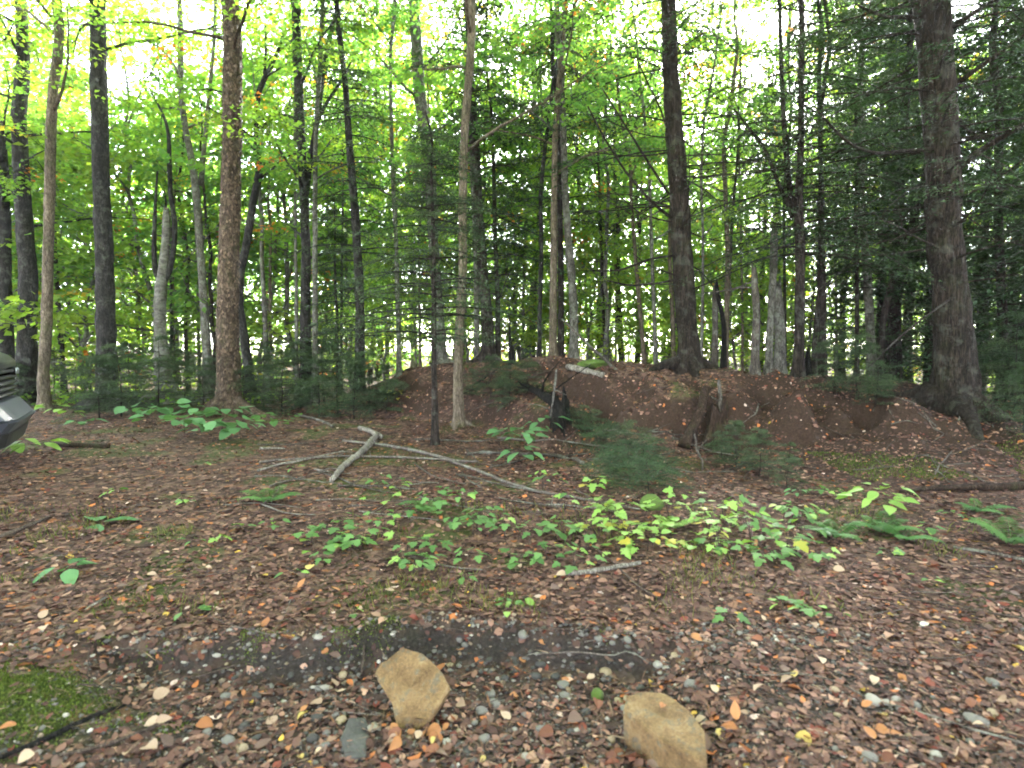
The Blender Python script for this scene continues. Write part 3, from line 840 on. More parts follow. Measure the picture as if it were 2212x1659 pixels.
px_tree('dark_tree', 'dark trunk splitting into twin stems with long side limb, right of the broken snags',
        [(1712, 60, 12), (1714, 233, 13), (1715, 367, 14), (1712, 440, 20), (1718, 530, 21), (1720, 671, 22), (1722, 760, 23), (1722, 822, 30)], 9.6, 'bark_conifer', 125, 'conifer',
        ck=dict(z0=2.9, z1=10.5, n=110, Lmax=2.6, pal=HEM, needle=.055), top=11, roots=3, dead=dict(z0=1.9, z1=5, n=12, L=1.4), join_limbs=False,
        stems=[[(1684, 0, 9), (1688, 167, 10), (1698, 333, 12), (1708, 427, 14), (1713, 470, 16)],
               [(1585, 235, 4), (1618, 277, 7), (1658, 327, 8), (1678, 393, 9), (1697, 430, 10), (1710, 455, 11)]])
px_tree('dark_tree', 'narrow dark trunk crossing close to its twin near the black stump',
        [(1757, 330, 8), (1760, 430, 9), (1764, 560, 11), (1765, 620, 11), (1758, 704, 12), (1757, 830, 15)], 10.6, 'bark_conifer', 126, 'conifer',
        ck=dict(z0=3.0, z1=9, n=55, Lmax=1.9, pal=HEM, needle=.06), top=9.5)
px_tree('dark_tree', 'straight dark trunk with swollen lower stem near the black stump',
        [(1774, 330, 9), (1777, 430, 11), (1779, 540, 13), (1780, 637, 14), (1779, 700, 18), (1780, 830, 17)], 10.9, 'bark_conifer', 127, 'conifer',
        ck=dict(z0=3.0, z1=10, n=60, Lmax=2.0, pal=HEM, needle=.06), top=10.5)
px_tree('slim_tree', 'thin black pole in the shade left of the largest conifer',
        [(1858, 420, 7), (1858, 520, 8), (1857, 637, 9), (1853, 800, 11)], 11.5, 'bark_conifer', 128, 'conifer', ck=dict(z0=2.6, z1=8, n=50, Lmax=1.8, pal=HEM, needle=.06), top=8.5)
px_tree('grey_tree', 'grey-green shaded trunk crossed by a steeply leaning dark stem',
        [(1868, 430, 16), (1875, 540, 18), (1880, 650, 20), (1886, 830, 23)], 12.0, 'bark_grey', 129, 'conifer', ck=dict(z0=2.6, z1=10, n=60, Lmax=2.2, pal=HEM, needle=.07), top=10.5)
px_tree('leaning_tree', 'steeply leaning dark stem crossing a grey-green trunk in deep shade',
        [(1985, 430, 11), (1955, 514, 13), (1928, 587, 14), (1905, 690, 15), (1890, 830, 18)], 11.7, 'bark_conifer', 130, 'conifer', ck=dict(z0=3.2, z1=8, n=40, Lmax=1.6, pal=HEM, needle=.065), top=8.2)
px_tree('great_conifer', 'largest rough dark conifer trunk with flared roots and long upswept limbs',
        [(2003, 0, 78), (2011, 100, 78), (2023, 217, 76), (2031, 300, 77), (2037, 367, 77), (2043, 500, 77), (2052, 590, 78), (2059, 660, 84), (2063, 740, 92), (2063, 820, 100), (2061, 905, 112)], 8.1, 'bark_big', 131, 'conifer',
        ck=dict(z0=3.3, z1=14, n=140, Lmax=3.4, pal=HEM, needle=.06), dead=dict(z0=2.2, z1=6.3, n=26, L=1.9), top=16, sides=26, rough=.05, roots=6, flare=.35, join_limbs=False,
        limbs_px=[[(2070, 362, 8.0, 16), (2100, 338, 7.9, 14), (2125, 320, 7.8, 12), (2212, 268, 7.5, 10), (2330, 200, 7.2, 6)],
                  [(2060, 185, 8.0, 11), (2110, 150, 7.8, 9), (2180, 100, 7.6, 7), (2260, 40, 7.4, 5)],
                  [(2055, 60, 8.0, 12), (2100, 30, 7.9, 9), (2180, -20, 7.7, 6)],
                  [(2015, 322, 7.95, 9), (1950, 326, 7.8, 8), (1892, 333, 7.6, 7), (1835, 313, 7.4, 6), (1795, 273, 7.3, 5), (1758, 230, 7.2, 3)],
                  [(1995, 35, 8.0, 10), (1940, 38, 7.8, 7), (1905, 36, 7.7, 6), (1850, 10, 7.5, 4)],
                  [(2060, 560, 8.0, 6), (2110, 540, 7.6, 4), (2200, 520, 7.2, 3)],
                  [(2050, 648, 7.8, 5), (1990, 690, 7.3, 4), (1930, 740, 6.9, 4), (1880, 790, 6.6, 3)]])
px_tree('dark_tree', 'dark trunk standing in hemlock shade behind the largest conifer',
        [(2140, 440, 20), (2146, 554, 22), (2158, 704, 24), (2163, 870, 30)], 11.5, 'bark_conifer', 132, 'conifer', ck=dict(z0=2.2, z1=11, n=90, Lmax=2.8, pal=HEM, needle=.07), top=11.5)
# snags
px_tree('snag', 'short upright grey snag leaning together with a dark broken pole', [(1541, 628, 12), (1543, 720, 13), (1546, 825, 16)], 10.6, 'wood_dead', 140, None, broken=True, splinter=True, cat='snag')
px_tree('snag', 'dark broken pole leaning across a short grey snag', [(1544, 625, 9), (1563, 700, 11), (1590, 825, 13)], 10.3, 'wood_black', 141, None, broken=True, splinter=True, cat='snag')
px_tree('snag', 'tall grey barkless snag with jagged top on the crest', [(1627, 588, 15), (1634, 670, 17), (1642, 825, 20)], 9.7, 'wood_dead', 142, None, broken=True, splinter=True, cat='snag',
        dead=dict(z0=2.4, z1=2.6, n=2, L=1.1, sector=(2.6, 3.4)), join_limbs=False)
px_tree('snag', 'tallest broken snag, snapped off beside the grey barkless one', [(1668, 504, 18), (1666, 600, 16), (1662, 671, 15), (1658, 825, 17)], 10.6, 'bark_grey', 143, None, broken=True, splinter=True, cat='snag')
px_tree('snag', 'dark mossy short broken trunk behind the tallest snag', [(1676, 620, 20), (1685, 720, 24), (1694, 830, 28)], 11.2, 'bark_grey', 144, None, broken=True, splinter=True, cat='snag')
px_tree('snag', 'pointed black stub standing on the crest beside the brush pile', [(1100, 715, 4), (1104, 745, 9), (1109, 795, 15)], 11.6, 'wood_black', 145, None, broken=True, splinter=True, cat='snag')
px_tree('stump', 'low black stump on the crest beside two narrow dark trunks', [(1743, 782, 14), (1743, 800, 18), (1743, 825, 22)], 9.8, 'wood_black', 146, None, broken=True, splinter=True, cat='stump')

# thin poles seen beyond the crest
poles = [(1162, 780, 1170, 420, 6, 15), (1290, 300, 1307, 800, 6, 14.5), (1362, 430, 1394, 800, 9, 13.5), (1402, 380, 1417, 800, 8, 13), (1335, 480, 1343, 800, 11, 17),
         (1563, 300, 1573, 815, 12, 12.5), (1516, 500, 1522, 815, 7, 12), (1590, 300, 1572, 560, 6, 13), (1325, 450, 1330, 800, 5, 18), (1262, 460, 1275, 800, 6, 16),
         (1690, 440, 1696, 815, 7, 13), (1600, 560, 1603, 815, 6, 14), (1800, 500, 1806, 830, 7, 14), (740, 330, 737, 840, 6, 17), (590, 500, 588, 840, 8, 17),
         (568, 560, 577, 840, 12, 15.5), (411, 560, 407, 850, 9, 17), (376, 590, 379, 850, 12, 18), (425, 640, 428, 850, 8, 19), (128, 620, 132, 860, 14, 16.5),
         (905, 500, 900, 830, 6, 15), (1135, 480, 1130, 800, 6, 16), (1385, 500, 1372, 800, 5, 17), (1450, 560, 1457, 815, 10, 13.5), (1940, 560, 1946, 850, 9, 14), (2005, 560, 2006, 860, 9, 13)]
plab = ['thin young pole tree in the bright woods beyond the mound crest', 'thin young pole tree between the larger trunks left of the mound']
pgrp = ['pole trees beyond the crest', 'pole trees left of the mound']
for i, (x0, y0, x1, y1, w, d) in enumerate(poles):
    if y0 > y1: x0, y0, x1, y1 = x1, y1, x0, y0
    g = 0 if x1 > 880 else 1
    r = np.random.default_rng(300 + i)
    px_tree('pole_tree', plab[g], [(x0, y0, w * .8), ((x0 + x1) / 2 + r.normal(0, 3), (y0 + y1) / 2, w), (x1, y1, w * 1.2)], d, ['bark_grey', 'bark_conifer', 'bark_beige'][i % 3], 300 + i, 'broad',
            ck=dict(z0=3.6, z1=8.5, n_limbs=6, spread=1.8, per_limb=5, pal=[LIME, MIDG][i % 2], per=22, L=(.5, .9)), top=9, group=pgrp[g], sides=8, join_limbs=True)

# ------------------------------------------------------------------ background woods: a few kinds, copied
def variant(kind, seed):
    r = np.random.default_rng(seed)
    if kind == 'tall':
        top = r.uniform(13, 17); n = 26
        z = np.linspace(-.3, top, n)
        P = np.stack([np.cumsum(r.normal(0, .05, n)), np.cumsum(r.normal(0, .05, n)), z], -1); P[:, :2] -= P[1, :2]
        R = np.interp(z, [0, 1, top], [.19, .15, .02]) * r.uniform(.6, 1.2)
        limbs, crown = broad_crown(r, P, R, 4.6, top, 26, 3.6, 6, [LIME, MIDG, LIME][seed % 3], .15, 22, .05, (.9, 1.5), .6)
        bm = ['bark_grey', 'bark_dark', 'bark_beige'][seed % 3]; lm = 'leaf'
    elif kind == 'under':
        top = r.uniform(4.5, 7); n = 16
        z = np.linspace(-.2, top, n)
        P = np.stack([np.cumsum(r.normal(0, .06, n)), np.cumsum(r.normal(0, .06, n)), z], -1); P[:, :2] -= P[1, :2]
        R = np.interp(z, [0, top], [.05, .008])
        limbs, crown = broad_crown(r, P, R, .5, top, 20, 2.2, 6, LIME if seed % 2 else MIDG, .12, 20, .02, (.6, 1.1), .6)
        bm = 'bark_grey'; lm = 'leaf'
    elif kind == 'hem':
        top = r.uniform(10, 14); n = 22
        z = np.linspace(-.3, top, n)
        P = np.stack([np.cumsum(r.normal(0, .02, n)), np.cumsum(r.normal(0, .02, n)), z], -1); P[:, :2] -= P[1, :2]
        R = np.interp(z, [0, 1, top], [.2, .15, .015])
        limbs, crown = conifer_crown(r, P, R, .9, top, 120, 3.0, HEM, .13, True, .7, width=.16)
        bm = 'bark_conifer'; lm = 'needle'
    elif kind == 'pole':
        top = r.uniform(9, 12); n = 22
        z = np.linspace(-.2, top, n)
        P = np.stack([np.cumsum(r.normal(0, .05, n)), np.cumsum(r.normal(0, .05, n)), z], -1); P[:, :2] -= P[1, :2]
        R = np.interp(z, [0, 1, top], [.06, .05, .01]) * r.uniform(.7, 1.5)
        limbs, crown = broad_crown(r, P, R, 4.2, top, 9, 1.7, 5, LIME if seed % 2 else MIDG, .12, 20, .02, (.6, 1.0), .6)
        limbs += dead_branches(r, P, R, 1.5, 4.5, 8, .8)
        bm = ['bark_conifer', 'bark_grey', 'bark_dark', 'bark_conifer'][seed % 4]; lm = 'leaf'
    elif kind == 'sprawl':
        top = r.uniform(.55, .8); n = 8
        z = np.linspace(-.1, top, n)
        P = np.stack([np.cumsum(r.normal(0, .03, n)), np.cumsum(r.normal(0, .03, n)), z], -1); P[:, :2] -= P[1, :2]
        R = np.interp(z, [0, top], [.012, .003])
        limbs, crown = conifer_crown(r, P, R, .06, top, 17, .95, (HEMB + HEM) / 2, .034, False, .4, .35, .13, (-.1, .35))
        bm = 'bark_conifer'; lm = 'needle'
    else:   # small hemlock bush
        top = r.uniform(1.1, 1.6); n = 10
        z = np.linspace(-.1, top, n)
        P = np.stack([np.cumsum(r.normal(0, .015, n)), np.cumsum(r.normal(0, .015, n)), z], -1); P[:, :2] -= P[1, :2]
        R = np.interp(z, [0, top], [.016, .003])
        limbs, crown = conifer_crown(r, P, R, .08, top, 30, .85, HEMB, .034, False, .6, .2, .13, (.05, .4))
        bm = 'bark_conifer'; lm = 'needle'
    V, F = tube(P, R, 8, .05, True, seed)
    return [('trunk', mesh('trunk', V, F, M[bm], smooth=True)), ('twigs', mesh('twigs', *join(limbs), M[bm], smooth=True)),
            ('crown', mesh('crown', crown[0], crown[1], M[lm], crown[2]))]
def put(name, var, x, y, s, rz, label, cat, group):
    root = empty(name, (x, y, hz(x, y)), label, cat, group)
    root.scale = (s, s, s); root.rotation_euler = (0, 0, rz)
    for nm, me in var:
        o = obj(nm, me, root)
        if nm != 'trunk': o['kind'] = 'stuff'
    return root
VT = [variant('tall', s) for s in (1, 2, 3, 4, 5)]
VU = [variant('under', s) for s in (11, 12, 13, 14)]
VH = [variant('hem', s) for s in (21, 22, 23)]
VB = [variant('bush', s) for s in (31, 32, 33, 34)]
VS = [variant('sprawl', s) for s in (35, 36, 37)]
r = np.random.default_rng(99)
n_t = 0
placed = []
def free(x, y, md):
    for (a, b) in placed:
        if (a - x) ** 2 + (b - y) ** 2 < md * md: return False
    placed.append((x, y)); return True
for _ in range(900):
    if n_t >= 25: break
    y = r.uniform(17, 30); u = r.uniform(-1.15, 1.15); x = u * y
    if not free(x, y, 2.6): continue
    conif = r.random() < (.10 + .45 * sstep(.35, .8, u) + .12 * math.exp(-((u + .15) / .12) ** 2))
    s = r.uniform(.8, 1.15)
    if conif:
        put('background_hemlock', VH[n_t % 3], x, y, s, r.uniform(0, 6.28), 'dark hemlock in the far woods behind the nearer trunks', 'tree', 'far hemlocks')
    else:
        put('background_tree', VT[n_t % 5], x, y, s, r.uniform(0, 6.28), 'bright green broad-leaved tree in the far woods', 'tree', 'far broad-leaved trees')
    n_t += 1
n_u = 0
placed = []
for _ in range(900):
    if n_u >= 36: break
    y = r.uniform(15, 34); u = r.uniform(-1.1, 1.0); x = u * y
    if y < 17 and u > .45: continue
    if not free(x, y, 1.9): continue
    put('understory_sapling', VU[n_u % 4], x, y, r.uniform(.7, 1.15), r.uniform(0, 6.28), 'low bright green leafy sapling filling the understory behind the trunks', 'sapling', 'understory saplings in the far woods')
    n_u += 1
for i, (px, d, s) in enumerate([(60, 18, 1.6), (180, 17, 1.6), (290, 19, 1.6), (560, 18, 1.5), (440, 17.5, 1.5), (-60, 15, 1.6), (700, 20, 1.6), (860, 18, 1.5), (1000, 19, 1.6), (1120, 17.5, 1.5), (1330, 20, 1.6), (350, 16.5, 1.7), (520, 21, 1.9), (120, 20, 1.9), (640, 18, 1.8), (240, 22, 2.0), (20, 22, 2.0), (780, 22, 1.9), (930, 22, 2.0), (1230, 23, 2.0), (1450, 22, 1.9), (1560, 20, 1.7)]):
    put('tall_sapling', VU[(i * 3 + 1) % 4], px2u(px) * d, d, s, i * 1.9, 'tall lime green sapling with layered leaf sprays between the trunks', 'sapling', 'tall lime green saplings')
for i in range(36):
    y = r.uniform(36, 60); x = (-1.15 + 2.3 * (i + r.random()) / 36) * y
    put('far_thicket_tree', VU[i % 4], x, y, r.uniform(1.3, 2.4), r.uniform(0, 6.28), 'far lime green leafy tree at the bright open edge of the woods', 'tree', 'far thicket at the edge of the woods')
for i, (px, d, s) in enumerate([(900, 15, .7), (1010, 15.5, .8), (1100, 14.8, .7), (1160, 16, .85), (1270, 15, .75), (1320, 14.5, .65), (1400, 15.5, .8), (1440, 14.5, .65), (1530, 15, .75), (1590, 14.2, .7), (1640, 15, .8), (1700, 16, .8), (830, 15.5, .7), (1750, 14.5, .6)]):
    put('crest_sapling', VU[(i % 2) * 2], px2u(px) * d, d, s, i * 1.7, 'bright lime green sapling just beyond the crest of the mound', 'sapling', 'lime green saplings beyond the crest')
VP = [variant('pole', s) for s in (41, 42, 43, 44)]
placed = []
n_p = 0
for _ in range(600):
    if n_p >= 60: break
    y = r.uniform(13.5, 27); u = r.uniform(-.95, .95); x = u * y
    if y < 15 and u < -.1: continue
    if not free(x, y, .9): continue
    put('thin_stem_tree', VP[n_p % 4], x, y, r.uniform(.7, 1.2), r.uniform(0, 6.28), 'thin bare-stemmed young tree among others deep in the woods', 'tree', 'thin young trees deep in the woods')
    n_p += 1
def undergrowth():
    rr = np.random.default_rng(123)
    S = 9500
    y = rr.uniform(13.5, 58, S); x = rr.uniform(-1.2, 1.2, S) * y
    k = (vnoise(x * .4, y * .4) > -.12) & ~((y < 16) & (x > -.2 * y))
    x, y = x[k], y[k]
    P = np.stack([x, y, height(x, y) + rr.random(len(x)) ** 1.3 * np.interp(y, [14, 22, 32, 50], [.7, 1.4, 3.6, 5.5]) + .05], -1)
    V, F, C = spray_cloud(rr, P, rr.uniform(0, 6.28, len(x)), rr.uniform(.5, 1.0, len(x)), LIME, .13, 12, .6, .02)
    o = obj('undergrowth', mesh('undergrowth', V, F, M['leaf'], C)); o['kind'] = 'stuff'
undergrowth()
# unseen woods beside and behind the camera, added to dim the foreground
for i, (x, y, s) in enumerate([(-9, 3, 1), (-13, 7, 1.1), (-8, -4, 1), (-14, -2, 1), (-3, -8, 1.1), (4, -7, 1), (9, -5, 1.1), (10, 1, 1), (13, 6, 1.1), (-6, -13, 1), (1, -13, 1), (8, -13, 1), (15, -3, 1), (-17, 4, 1), (17, 2, 1), (-5, .3, 1.1), (5.2, -.4, 1.1), (.5, -4.2, 1.1), (7.2, 3.0, 1.05), (-7.5, 3.6, 1.05), (3.5, -10, 1.2), (-10, -8, 1.1), (-2.6, -1.6, 1.25), (2.8, -1.9, 1.25), (-4.4, -4.5, 1.2), (5.5, -4.5, 1.2), (-5.9, 2.6, 1.2), (5.4, 2.0, 1.25)]):
    c = x > 8
    put('unseen_shade_hemlock' if c else 'unseen_shade_tree', (VH[i % 3] if c else VT[i % 5]), x, y, s, i * 2.3, 'unseen dark hemlock added beside the track for shade' if c else 'unseen broad-leaved tree added beside the track for shade', 'tree', 'unseen shade hemlocks beside the track' if c else 'unseen shade trees beside the track')
# shaded hemlocks on the right and a few behind the mound
for i, (px, d, s) in enumerate([(1900, 13.5, .75), (2010, 12.5, .6), (2110, 14, .8), (2230, 11.5, .75), (2330, 10, .7), (1820, 16, .7), (1960, 17, .9), (2180, 16, .9), (1640, 17, .7), (2300, 14, .8), (1930, 12.8, .95), (2210, 12.5, 1.0), (2300, 9.4, .9)]):
    x = px2u(px) * d
    put('shaded_hemlock', VH[i % 3], x, d, s, i * 1.3, 'dark shaded hemlock crowded around the largest conifer on the right', 'tree', 'shaded hemlocks around the largest conifer')
for i, (px, d, s) in enumerate([(1110, 17, .5), (730, 16, .45), (300, 20, .45)]):
    put('young_hemlock', VH[(i + 1) % 3], px2u(px) * d, d, s, i * 2.1, 'young dark hemlock among lime green leaves behind the nearer trunks', 'tree', 'young hemlocks behind the nearer trunks')
# low hemlock bushes at the left
bl = 'dense low hemlock bush among the trunks left of the mound'
for i, (px, py, s) in enumerate([(165, 880, .8), (215, 905, 1.05), (262, 900, 1.1), (300, 885, 1.0), (345, 892, 1.05), (400, 885, .95), (440, 893, .9), (530, 893, .95), (570, 885, .9), (610, 896, 1.0), (650, 882, 1.15), (690, 898, 1.1),
                                (730, 893, 1.15), (765, 905, 1.0), (800, 895, 1.0), (835, 892, .9), (120, 870, .9), (40, 880, .9), (600, 865, 1.2), (480, 865, 1.2), (380, 862, 1.2), (280, 862, 1.3), (700, 868, 1.3), (195, 860, 1.2)]):
    g = on_ground(px, py)
    put('hemlock_bush', VB[i % 4], g[0], g[1], s, i * 1.7, bl, 'shrub', 'hemlock bushes left of the mound')
for i, (px, py, s) in enumerate([(1300, 985, .68), (1360, 1040, .7), (1275, 945, .6), (1345, 980, .65), (1400, 1060, .6), (1250, 925, .5), (1385, 1010, .6), (1320, 1040, .5)]):
    g = on_ground(px, py)
    put('hemlock_seedling', VS[i % 3], g[0], g[1], s, i * 2.2, 'feathery blue-green hemlock seedling in the hollow below the rotten stump', 'shrub', 'hemlock seedlings in the hollow')
for i, (px, py, s) in enumerate([(1590, 1010, .45), (1640, 1030, .4), (1560, 1000, .35), (1700, 1060, .3)]):
    g = on_ground(px, py)
    put('hemlock_seedling', VB[(i + 1) % 4], g[0], g[1], s, i * 2.2, 'small shaded hemlock seedling below the split stump on the mound face', 'shrub', 'small seedlings on the mound face')
for i, (px, py, s) in enumerate([(1060, 862, .62), (1100, 856, .6), (1140, 850, .5), (1020, 856, .45), (1090, 885, .45)]):
    g = on_ground(px, py)
    put('hemlock_brush', VB[(i + 2) % 4], g[0], g[1], s, i * 1.1, 'dark heap of hemlock brush piled on the mound face', 'shrub', 'brush pile on the mound')
for i, (px, py, s) in enumerate([(1890, 880, .5), (2190, 900, .8), (2210, 930, .6), (1850, 865, .6), (2170, 885, .8), (1800, 848, .55)]):
    g = on_ground(px, py)
    put('hemlock_brush', VB[(i + 3) % 4], g[0], g[1], s * 1.2, i * 1.9, 'thin shaded hemlock brush at the foot of the largest conifer', 'shrub', 'brush at the foot of the largest conifer')

# ================================================================== SMALL THINGS
# ------------------------------------------------------------------ leaf blades
def blade(outline, curl=.15, fold=.12, wave=0.0, seed=0):
    """flat leaf from half outline [(t along, half width)], length 1; base at origin, along +x"""
    r = np.random.default_rng(seed)
    V, F = [], []
    n = len(outline)
    for (t, w) in outline:
        z = -curl * t * t + r.normal(0, wave)
        V += [(t, w, z + fold * w + r.normal(0, wave)), (t, 0, z), (t, -w, z + fold * w + r.normal(0, wave))]
    for i in range(n - 1):
        a = i * 3; b = a + 3
        F += [(a, a + 1, b + 1), (a, b + 1, b), (a + 1, a + 2, b + 2), (a + 1, b + 2, b + 1)]
    return np.array(V), np.array(F)
OVATE = [(0, .01), (.12, .17), (.32, .29), (.55, .27), (.78, .16), (.92, .06), (1, .005)]
ROUND = [(0, .08), (.06, .27), (.28, .42), (.52, .41), (.78, .26), (.93, .09), (1, .005)]
def maple_blade(curl=.15, seed=0):
    r = np.random.default_rng(seed)
    pts = [(0, 0), (.02, .14), (-.08, .30), (.12, .30), (.18, .44), (.32, .56), (.36, .36), (.46, .24), (.60, .30), (.72, .24), (1.0, 0),
           (.72, -.24), (.60, -.30), (.46, -.24), (.36, -.36), (.32, -.56), (.18, -.44), (.12, -.30), (-.08, -.30), (.02, -.14)]
    V = [(.30, 0, .0)]
    for (x, y) in pts:
        V.append((x, y, -curl * x * x + .10 * abs(y) - .25 * y * y + r.normal(0, .012)))
    n = len(pts)
    F = [(0, 1 + i, 1 + (i + 1) % n) for i in range(n)]
    return np.array(V), np.array(F)
def shared(name, vf, m): return mesh(name, vf[0], vf[1], m, smooth=True)
LM = {}
for key, m in (('green', 'pl_green'), ('lime', 'pl_lime'), ('yellow', 'pl_yellow'), ('blue', 'pl_blue')):
    LM['maple', key] = [shared('leaf', maple_blade(.2, i), M[m]) for i in range(3)]
    LM['ovate', key] = [shared('leaf', blade(OVATE, .22, .18, .01, i), M[m]) for i in range(3)]
    LM['round', key] = [shared('leaf', blade(ROUND, .2, .14, .015, i), M[m]) for i in range(3)]
def orient(o, p, yaw, pitch, roll, s):
    o.location = p; o.rotation_euler = (roll, -pitch, yaw); o.scale = (s, s, s)
def plant(name, label, cat, group, base, hgt, n, shape, key, seed, leaf, spread=.12, stems=1, key2=None):
    """upright stems bearing single leaves, every leaf its own part"""
    r = np.random.default_rng(seed)
    root = empty(name, base, label, cat, group)
    parts = []; tips = []
    for s in range(stems):
        yaw = r.uniform(0, 6.28); L = hgt * r.uniform(.7, 1.1)
        lean = r.uniform(.05, .45) if stems > 1 else r.uniform(0, .25)
        t = np.linspace(0, 1, 6)
        p = np.stack([np.cos(yaw) * lean * L * t ** 1.5, np.sin(yaw) * lean * L * t ** 1.5, L * t - .02], -1)
        parts.append(tube(p, np.linspace(.0035, .0015, 6), 4))
        tips.append(p)
    for i in range(n):
        p = tips[i % stems]
        f = 1 - .5 * (i / n) * r.random()
        k = min(5, int(f * 5 + .5))
        yaw = i * 2.4 + r.normal(0, .4) + seed
        pet = r.uniform(.3, 1.0) * spread
        c = p[k]
        e = c + np.array([np.cos(yaw) * pet, np.sin(yaw) * pet, r.uniform(-.02, .25) * pet])
        parts.append(tube(np.array([c, (c + e) / 2 + [0, 0, .008], e]), np.array([.0016, .0013, .001]), 3, cap=False))
        o = obj('leaf', LM[shape, key2 if (key2 and r.random() < .3) else key][r.integers(0, 3)], root)
        orient(o, e, yaw + r.normal(0, .25), r.normal(-.12, .2), r.normal(0, .22), leaf * r.uniform(.7, 1.2))
    V, F = join(parts)
    obj('stem', mesh('stem', V, F, M['twig'], smooth=True), root)
    return root
def fern(label, base, n, L, seed, m='pl_fern', group=None, up=.9):
    r = np.random.default_rng(seed)
    root = empty('fern', base, label, 'fern', group)
    for i in range(n):
        yaw = i * 6.283 / n + r.normal(0, .3); l = L * r.uniform(.7, 1.1)
        t = np.linspace(0, 1, 14); el = up * r.uniform(.7, 1.1)
        x = l * t * math.cos(el) * (1 + .3 * t); z = l * (t * math.sin(el) - .45 * t ** 2.4)
        Pt = np.stack([np.cos(yaw) * x, np.sin(yaw) * x, z], -1)
        side = np.array([-math.sin(yaw), math.cos(yaw), 0])
        p, d, s = [], [], []
        for k in range(32):
            f = .12 + .88 * k / 32
            c = np.array([np.interp(f, t, Pt[:, q]) for q in range(3)])
            fw = np.array([math.cos(yaw), math.sin(yaw), -.2])
            for sg in (-1, 1):
                p.append(c); d.append(side * sg + fw * .35 + np.array([0, 0, r.normal(-.1, .08)])); s.append(l * .26 * math.sin(math.pi * (f ** .75) * .93 + .08) * r.uniform(.85, 1.1) + .004)
        V, F, C = leaves(np.array(p), np.array(d), np.tile([0, 0, 1.0], (len(p), 1)), np.array(s), .11, .03, np.zeros((len(p), 3)))
        Vt, Ft = tube(Pt, np.linspace(.003, .001, 14), 4)
        fr = obj('frond', mesh('frond', *join([(V, F), (Vt, Ft)]), M[m]), root)
    return root

# ------------------------------------------------------------------ seedlings
G1 = 'maple seedlings on the leaf litter'
maples = [(830, 1150, 9, .16), (885, 1125, 10, .2), (945, 1115, 9, .2), (1000, 1100, 8, .18), (725, 1160, 7, .13), (780, 1185, 8, .13), (880, 1190, 7, .1), (930, 1195, 8, .1), (1010, 1215, 7, .08), (1090, 1160, 9, .16),
          (1140, 1180, 9, .15), (1180, 1210, 8, .11), (1240, 1225, 8, .1), (1050, 1130, 7, .14), (990, 1150, 8, .14), (680, 1190, 5, .08), (640, 1165, 5, .09), (1120, 1215, 6, .08), (860, 1060, 6, .12), (810, 1050, 6, .12)]
for i, (x, y, n, h) in enumerate(maples):
    plant('maple_seedling', 'green maple seedling in the patch in front of the long fallen branches', 'plant', G1, on_ground(x, y), h, n, 'maple', 'green', 1000 + i, .078, .15, 2, 'lime' if i % 3 == 0 else None)
limes = [(1300, 1100, 9, .14), (1340, 1120, 9, .15), (1285, 1150, 9, .12), (1355, 1170, 10, .12), (1395, 1150, 9, .13), (1445, 1120, 9, .15), (1500, 1130, 8, .15), (1480, 1090, 7, .12), (1400, 1190, 8, .08), (1330, 1190, 8, .08), (1450, 1175, 6, .08), (1545, 1140, 6, .1)]
for i, (x, y, n, h) in enumerate(limes):
    plant('maple_seedling', 'yellow-green maple seedling in the patch beside the round mossy stone', 'plant', 'yellow-green seedlings beside the mossy stone', on_ground(x, y), h, n, 'maple', 'lime', 1100 + i, .078, .15, 2, 'yellow' if i % 2 == 0 else None)
rights = [(1610, 1140, 9, .16), (1650, 1160, 10, .17), (1700, 1190, 9, .14), (1690, 1130, 9, .17), (1640, 1205, 8, .09), (1760, 1210, 7, .11), (1725, 1130, 8, .15), (1590, 1110, 7, .13), (1665, 1215, 7, .08), (1740, 1165, 8, .14), (1560, 1190, 6, .07)]
for i, (x, y, n, h) in enumerate(rights):
    plant('leafy_seedling', 'green leafy seedling in the patch left of the tall lime sapling', 'plant', 'seedlings left of the lime sapling', on_ground(x, y), h, n, 'maple' if i % 3 else 'ovate', 'green', 1200 + i, .078, .15, 2, 'lime')
strays = [(480, 1170, 5, .08), (590, 1150, 5, .1), (520, 1150, 4, .08), (420, 1175, 4, .06), (700, 1215, 4, .05), (870, 1215, 4, .05), (400, 1090, 6, .08), (1090, 1325, 4, .05), (1730, 1320, 6, .07), (1800, 1340, 4, .06),
          (1690, 1318, 5, .06), (2000, 1260, 4, .06), (2010, 1150, 6, .1), (2060, 1120, 6, .1), (1570, 1345, 4, .05), (1110, 1300, 5, .05), (250, 1075, 4, .1), (640, 1020, 5, .12), (440, 1012, 4, .1), (1000, 1255, 4, .05), (760, 1330, 3, .05), (410, 1330, 3, .05), (1240, 1195, 5, .08), (640, 1245, 3, .05), (1920, 1200, 5, .07)]
for i, (x, y, n, h) in enumerate(strays):
    plant('stray_seedling', 'tiny lone green seedling poking through brown leaf litter', 'plant', 'tiny lone seedlings', on_ground(x, y), h, n, 'ovate' if i % 2 else 'maple', 'green', 1300 + i, .065, .07, 1, 'lime')
er = np.random.default_rng(1777)
